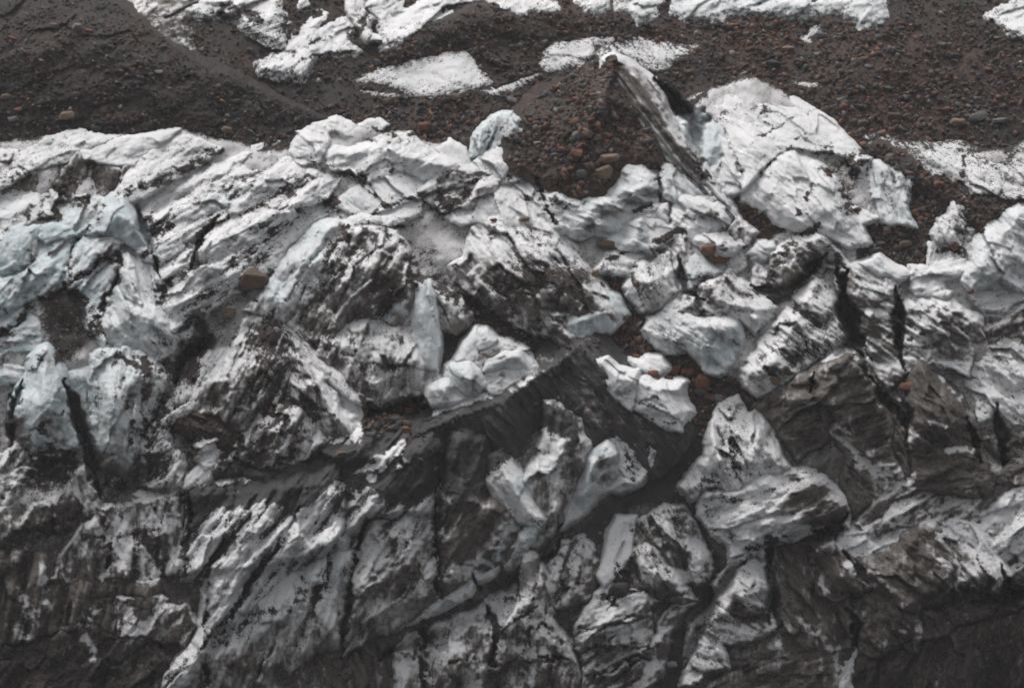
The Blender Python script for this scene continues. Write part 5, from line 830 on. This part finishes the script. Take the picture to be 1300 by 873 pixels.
while cnt < 220 and tries < 20000:
    tries += 1
    f = FIELDS[rnd.choices(range(len(FIELDS)), (5, 3, 4, 3, 2, 5, 1.5, 2.5, 1.5, 3, 2))[0]]; P = f[1]
    x = rnd.uniform(P[0], P[2]); y = rnd.uniform(P[1], P[3]); t, dd, _ = top_at(x, y)
    if dd < 0.95 or min((x - q[0]) ** 2 + (y - q[1]) ** 2 for q in NAMED) < 90: continue
    r = rnd.choice((4, 4.5, 5, 5.5, 6, 7, 8.5)); kd_ = rnd.choices(('rust', 'brown', 'grey', 'tan', 'pale', 'dark'), f[2])[0]
    o = put_rock(x, y, r * rnd.uniform(.9, 1.5), r * rnd.uniform(.7, 1.0), kd_, rnd.randrange(28), rnd.uniform(-.6, .6)); NAMED.append((x, y))
    u_ = (x - P[0]) / (P[2] - P[0]); v_ = (y - P[1]) / (P[3] - P[1])
    where = ('upper ', 'lower ')[v_ > .5] + ('left', 'middle', 'right')[min(2, int(u_ * 3))]
    o['label'] = '%s %s stone, %s of %s' % ('larger' if r >= 6 else 'small', WORD[kd_], where, f[0].replace('in ', '', 1)); o['category'] = 'boulder'; o['group'] = '%s stones %s' % (WORD[kd_], f[0]); cnt += 1
# rubble too small and too many to count
def rubble():
    base = []
    for v in range(8):
        bm = hull(100 + v, (1, .9, (.95, .75, .6, .85)[v % 4]), 9); bm.verts.ensure_lookup_table()
        for k, q in enumerate(bm.verts): q.index = k
        base.append((np.array([q.co[:] for q in bm.verts]), np.array([[w_.index for w_ in f_.verts] for f_ in bm.faces]))); bm.free()
    rs = np.random.RandomState(3); VV = []; FF = []; TT = []; off = 0
    pal = np.array([(0.045, .041, .040), (0.066, .054, .048), (0.10, .053, .038), (0.085, .066, .053), (0.10, .10, .10), (0.18, .17, .16), (0.028, .027, .027), (.15, .08, .05)])
    n = 0; tot = 0
    want = 42000
    while tot < want and n < 60:
        n += 1; m = 6000
        x = rs.uniform(-60, 1360, m); y = rs.uniform(-50, 930, m)
        j = np.round((y - GY0) / ST).astype(int); i = np.round((x - GX0) / ST).astype(int)
        dens = np.where(y < 330, 1.0, np.where(y < 560, .26 + .6 * np.clip(RED[j, i] * 1.4, 0, 1), .2) * (1 - .8 * np.clip(CHAR[j, i], 0, 1))) * (0.35 + 0.9 * sstep(-.3, .3, fbm(x / 45, y / 30, 3, 97)))
        ok = (TOPD[j, i] > 0.82) & (rs.rand(m) < dens); x = x[ok]; y = y[ok]; h = TOP[j, i][ok]; ytop = y
        r = 1.5 + rs.pareto(2.3, len(x)) * 1.7; r = np.minimum(r, 8.0) * np.where(y > 560, .7, 1.0)
        Wp = to_world(x, y, h + r * .3)
        fr = fbm(x / 35, y / 22, 2, 98); red = RED[j, i][ok]; r = r * (1 + .6 * np.clip(red, 0, 1)); r[(x < 330) & (y < 200)] *= .8
        for k in range(len(x)):
            bv, bf = base[rs.randint(8)]; q = rs.rand() * 6.28; c_, s_ = math.cos(q), math.sin(q)
            sc = r[k] * S * .55 * rs.uniform(.75, 1.3, 3); v = bv * sc
            v = np.stack([v[:, 0] * c_ - v[:, 2] * s_, v[:, 1], v[:, 0] * s_ + v[:, 2] * c_], -1) + Wp[k]
            VV.append(v); FF.append(bf + off); off += len(v)
            pr = rs.rand() + .25 * fr[k]; rr_ = rs.rand() < .42 * min(1, red[k])
            t = pal[0] if pr < .28 else pal[1] if pr < .5 else pal[6] if pr < .58 else pal[4] if pr < .70 else pal[3] if pr < .82 else pal[2] if pr < .95 else pal[5] if pr < .985 else pal[7]
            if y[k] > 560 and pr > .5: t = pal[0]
            if rr_: t = pal[2] if rs.rand() < .75 else pal[7]
            TT.append(np.tile(t * 1.25 * rs.uniform(.55, 1.45), (len(v), 1)))
        tot += len(x)
    VV = np.concatenate(VV); FF = np.concatenate(FF); TT = np.concatenate(TT)
    me = bpy.data.meshes.new('rubble'); me.vertices.add(len(VV)); me.vertices.foreach_set('co', VV.ravel().astype(np.float32))
    me.loops.add(FF.size); me.loops.foreach_set('vertex_index', FF.ravel().astype(np.int32)); me.polygons.add(len(FF)); me.polygons.foreach_set('loop_start', np.arange(0, FF.size, 3, dtype=np.int32)); me.update(calc_edges=True)
    at = me.attributes.new('tint', 'FLOAT_COLOR', 'POINT'); at.data.foreach_set('color', np.concatenate([TT, np.ones((len(TT), 1))], 1).ravel().astype(np.float32))
    me.materials.append(gm); o = bpy.data.objects.new('rubble', me); COL.objects.link(o)
    o['kind'] = 'stuff'; o['label'] = 'loose dark brown and rust stones strewn over the glacier'; o['category'] = 'rubble'
    print('rubble', tot, len(FF))
rubble()

def ice_rubble():
    rs = np.random.RandomState(8); VV = []; FF = []; TT = []; off = 0; n = 0
    for v in range(1):
        bm = hull(300, (1, .8, .7), 12); bv = np.array([q.co[:] for q in bm.verts])
        for k, q in enumerate(bm.verts): q.index = k
        bf = np.array([[w_.index for w_ in f_.verts] for f_ in bm.faces]); bm.free()
    x = rs.uniform(-40, 1340, 60000); y = rs.uniform(200, 900, 60000)
    j = np.round((y - GY0) / ST).astype(int); i = np.round((x - GX0) / ST).astype(int)
    near = boxblur((OWN == 0).astype(float), 3)[j, i]
    ok = ((OWN[j, i] == 0) & (near < .95)) | (CUT[j, i] > 6) & (rs.rand(60000) < .1); ok &= rs.rand(60000) < np.interp(y, [200, 560, 900], [.35, .2, .08])
    for a_, b_, jj, ii in zip(x[ok], y[ok], j[ok], i[ok]):
        r = min(1.3 + rs.pareto(2.2) * 1.3, 6.5); sc = r * S * .55 * rs.uniform(.7, 1.3, 3); q = rs.rand() * 6.28; c_, s_ = math.cos(q), math.sin(q)
        v = bv * sc; v = np.stack([v[:, 0] * c_ - v[:, 2] * s_, v[:, 1], v[:, 0] * s_ + v[:, 2] * c_], -1) + to_world(a_, b_, TOP[jj, ii] + r * .25)
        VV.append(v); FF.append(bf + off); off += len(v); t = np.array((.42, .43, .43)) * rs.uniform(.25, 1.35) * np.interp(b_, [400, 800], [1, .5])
        TT.append(np.tile(t, (len(v), 1)))
    VV = np.concatenate(VV); FF = np.concatenate(FF); TT = np.concatenate(TT)
    me = bpy.data.meshes.new('ice_rubble'); me.vertices.add(len(VV)); me.vertices.foreach_set('co', VV.ravel().astype(np.float32))
    me.loops.add(FF.size); me.loops.foreach_set('vertex_index', FF.ravel().astype(np.int32)); me.polygons.add(len(FF)); me.polygons.foreach_set('loop_start', np.arange(0, FF.size, 3, dtype=np.int32)); me.update(calc_edges=True)
    at = me.attributes.new('tint', 'FLOAT_COLOR', 'POINT'); at.data.foreach_set('color', np.concatenate([TT, np.ones((len(TT), 1))], 1).ravel().astype(np.float32))
    me.materials.append(gm); o = bpy.data.objects.new('ice_rubble', me); COL.objects.link(o)
    o['kind'] = 'stuff'; o['label'] = 'crushed white and grey ice bits lying in the gaps between the blocks'; o['category'] = 'ice rubble'
ice_rubble()
# thin damp air between the boat and the ice
hb = bmesh.new(); bmesh.ops.create_cube(hb, size=1.0); hm = bpy.data.meshes.new('haze'); hb.to_mesh(hm); hb.free()
hz = bpy.data.objects.new('haze', hm); COL.objects.link(hz); hz.location = (0, -120, 60); hz.scale = (320, 680, 260); hz['kind'] = 'stuff'; hz['label'] = 'thin grey damp air in front of the glacier'
m = bpy.data.materials.new('haze'); m.use_nodes = True; nt = m.node_tree; nt.nodes.remove(nt.nodes['Principled BSDF'])
pv = nt.nodes.new('ShaderNodeVolumePrincipled'); pv.inputs['Density'].default_value = HAZE; pv.inputs['Color'].default_value = (.86, .86, .88, 1); pv.inputs['Anisotropy'].default_value = 0.2
nt.links.new(pv.outputs[0], nt.nodes['Material Output'].inputs['Volume']); hm.materials.append(m)
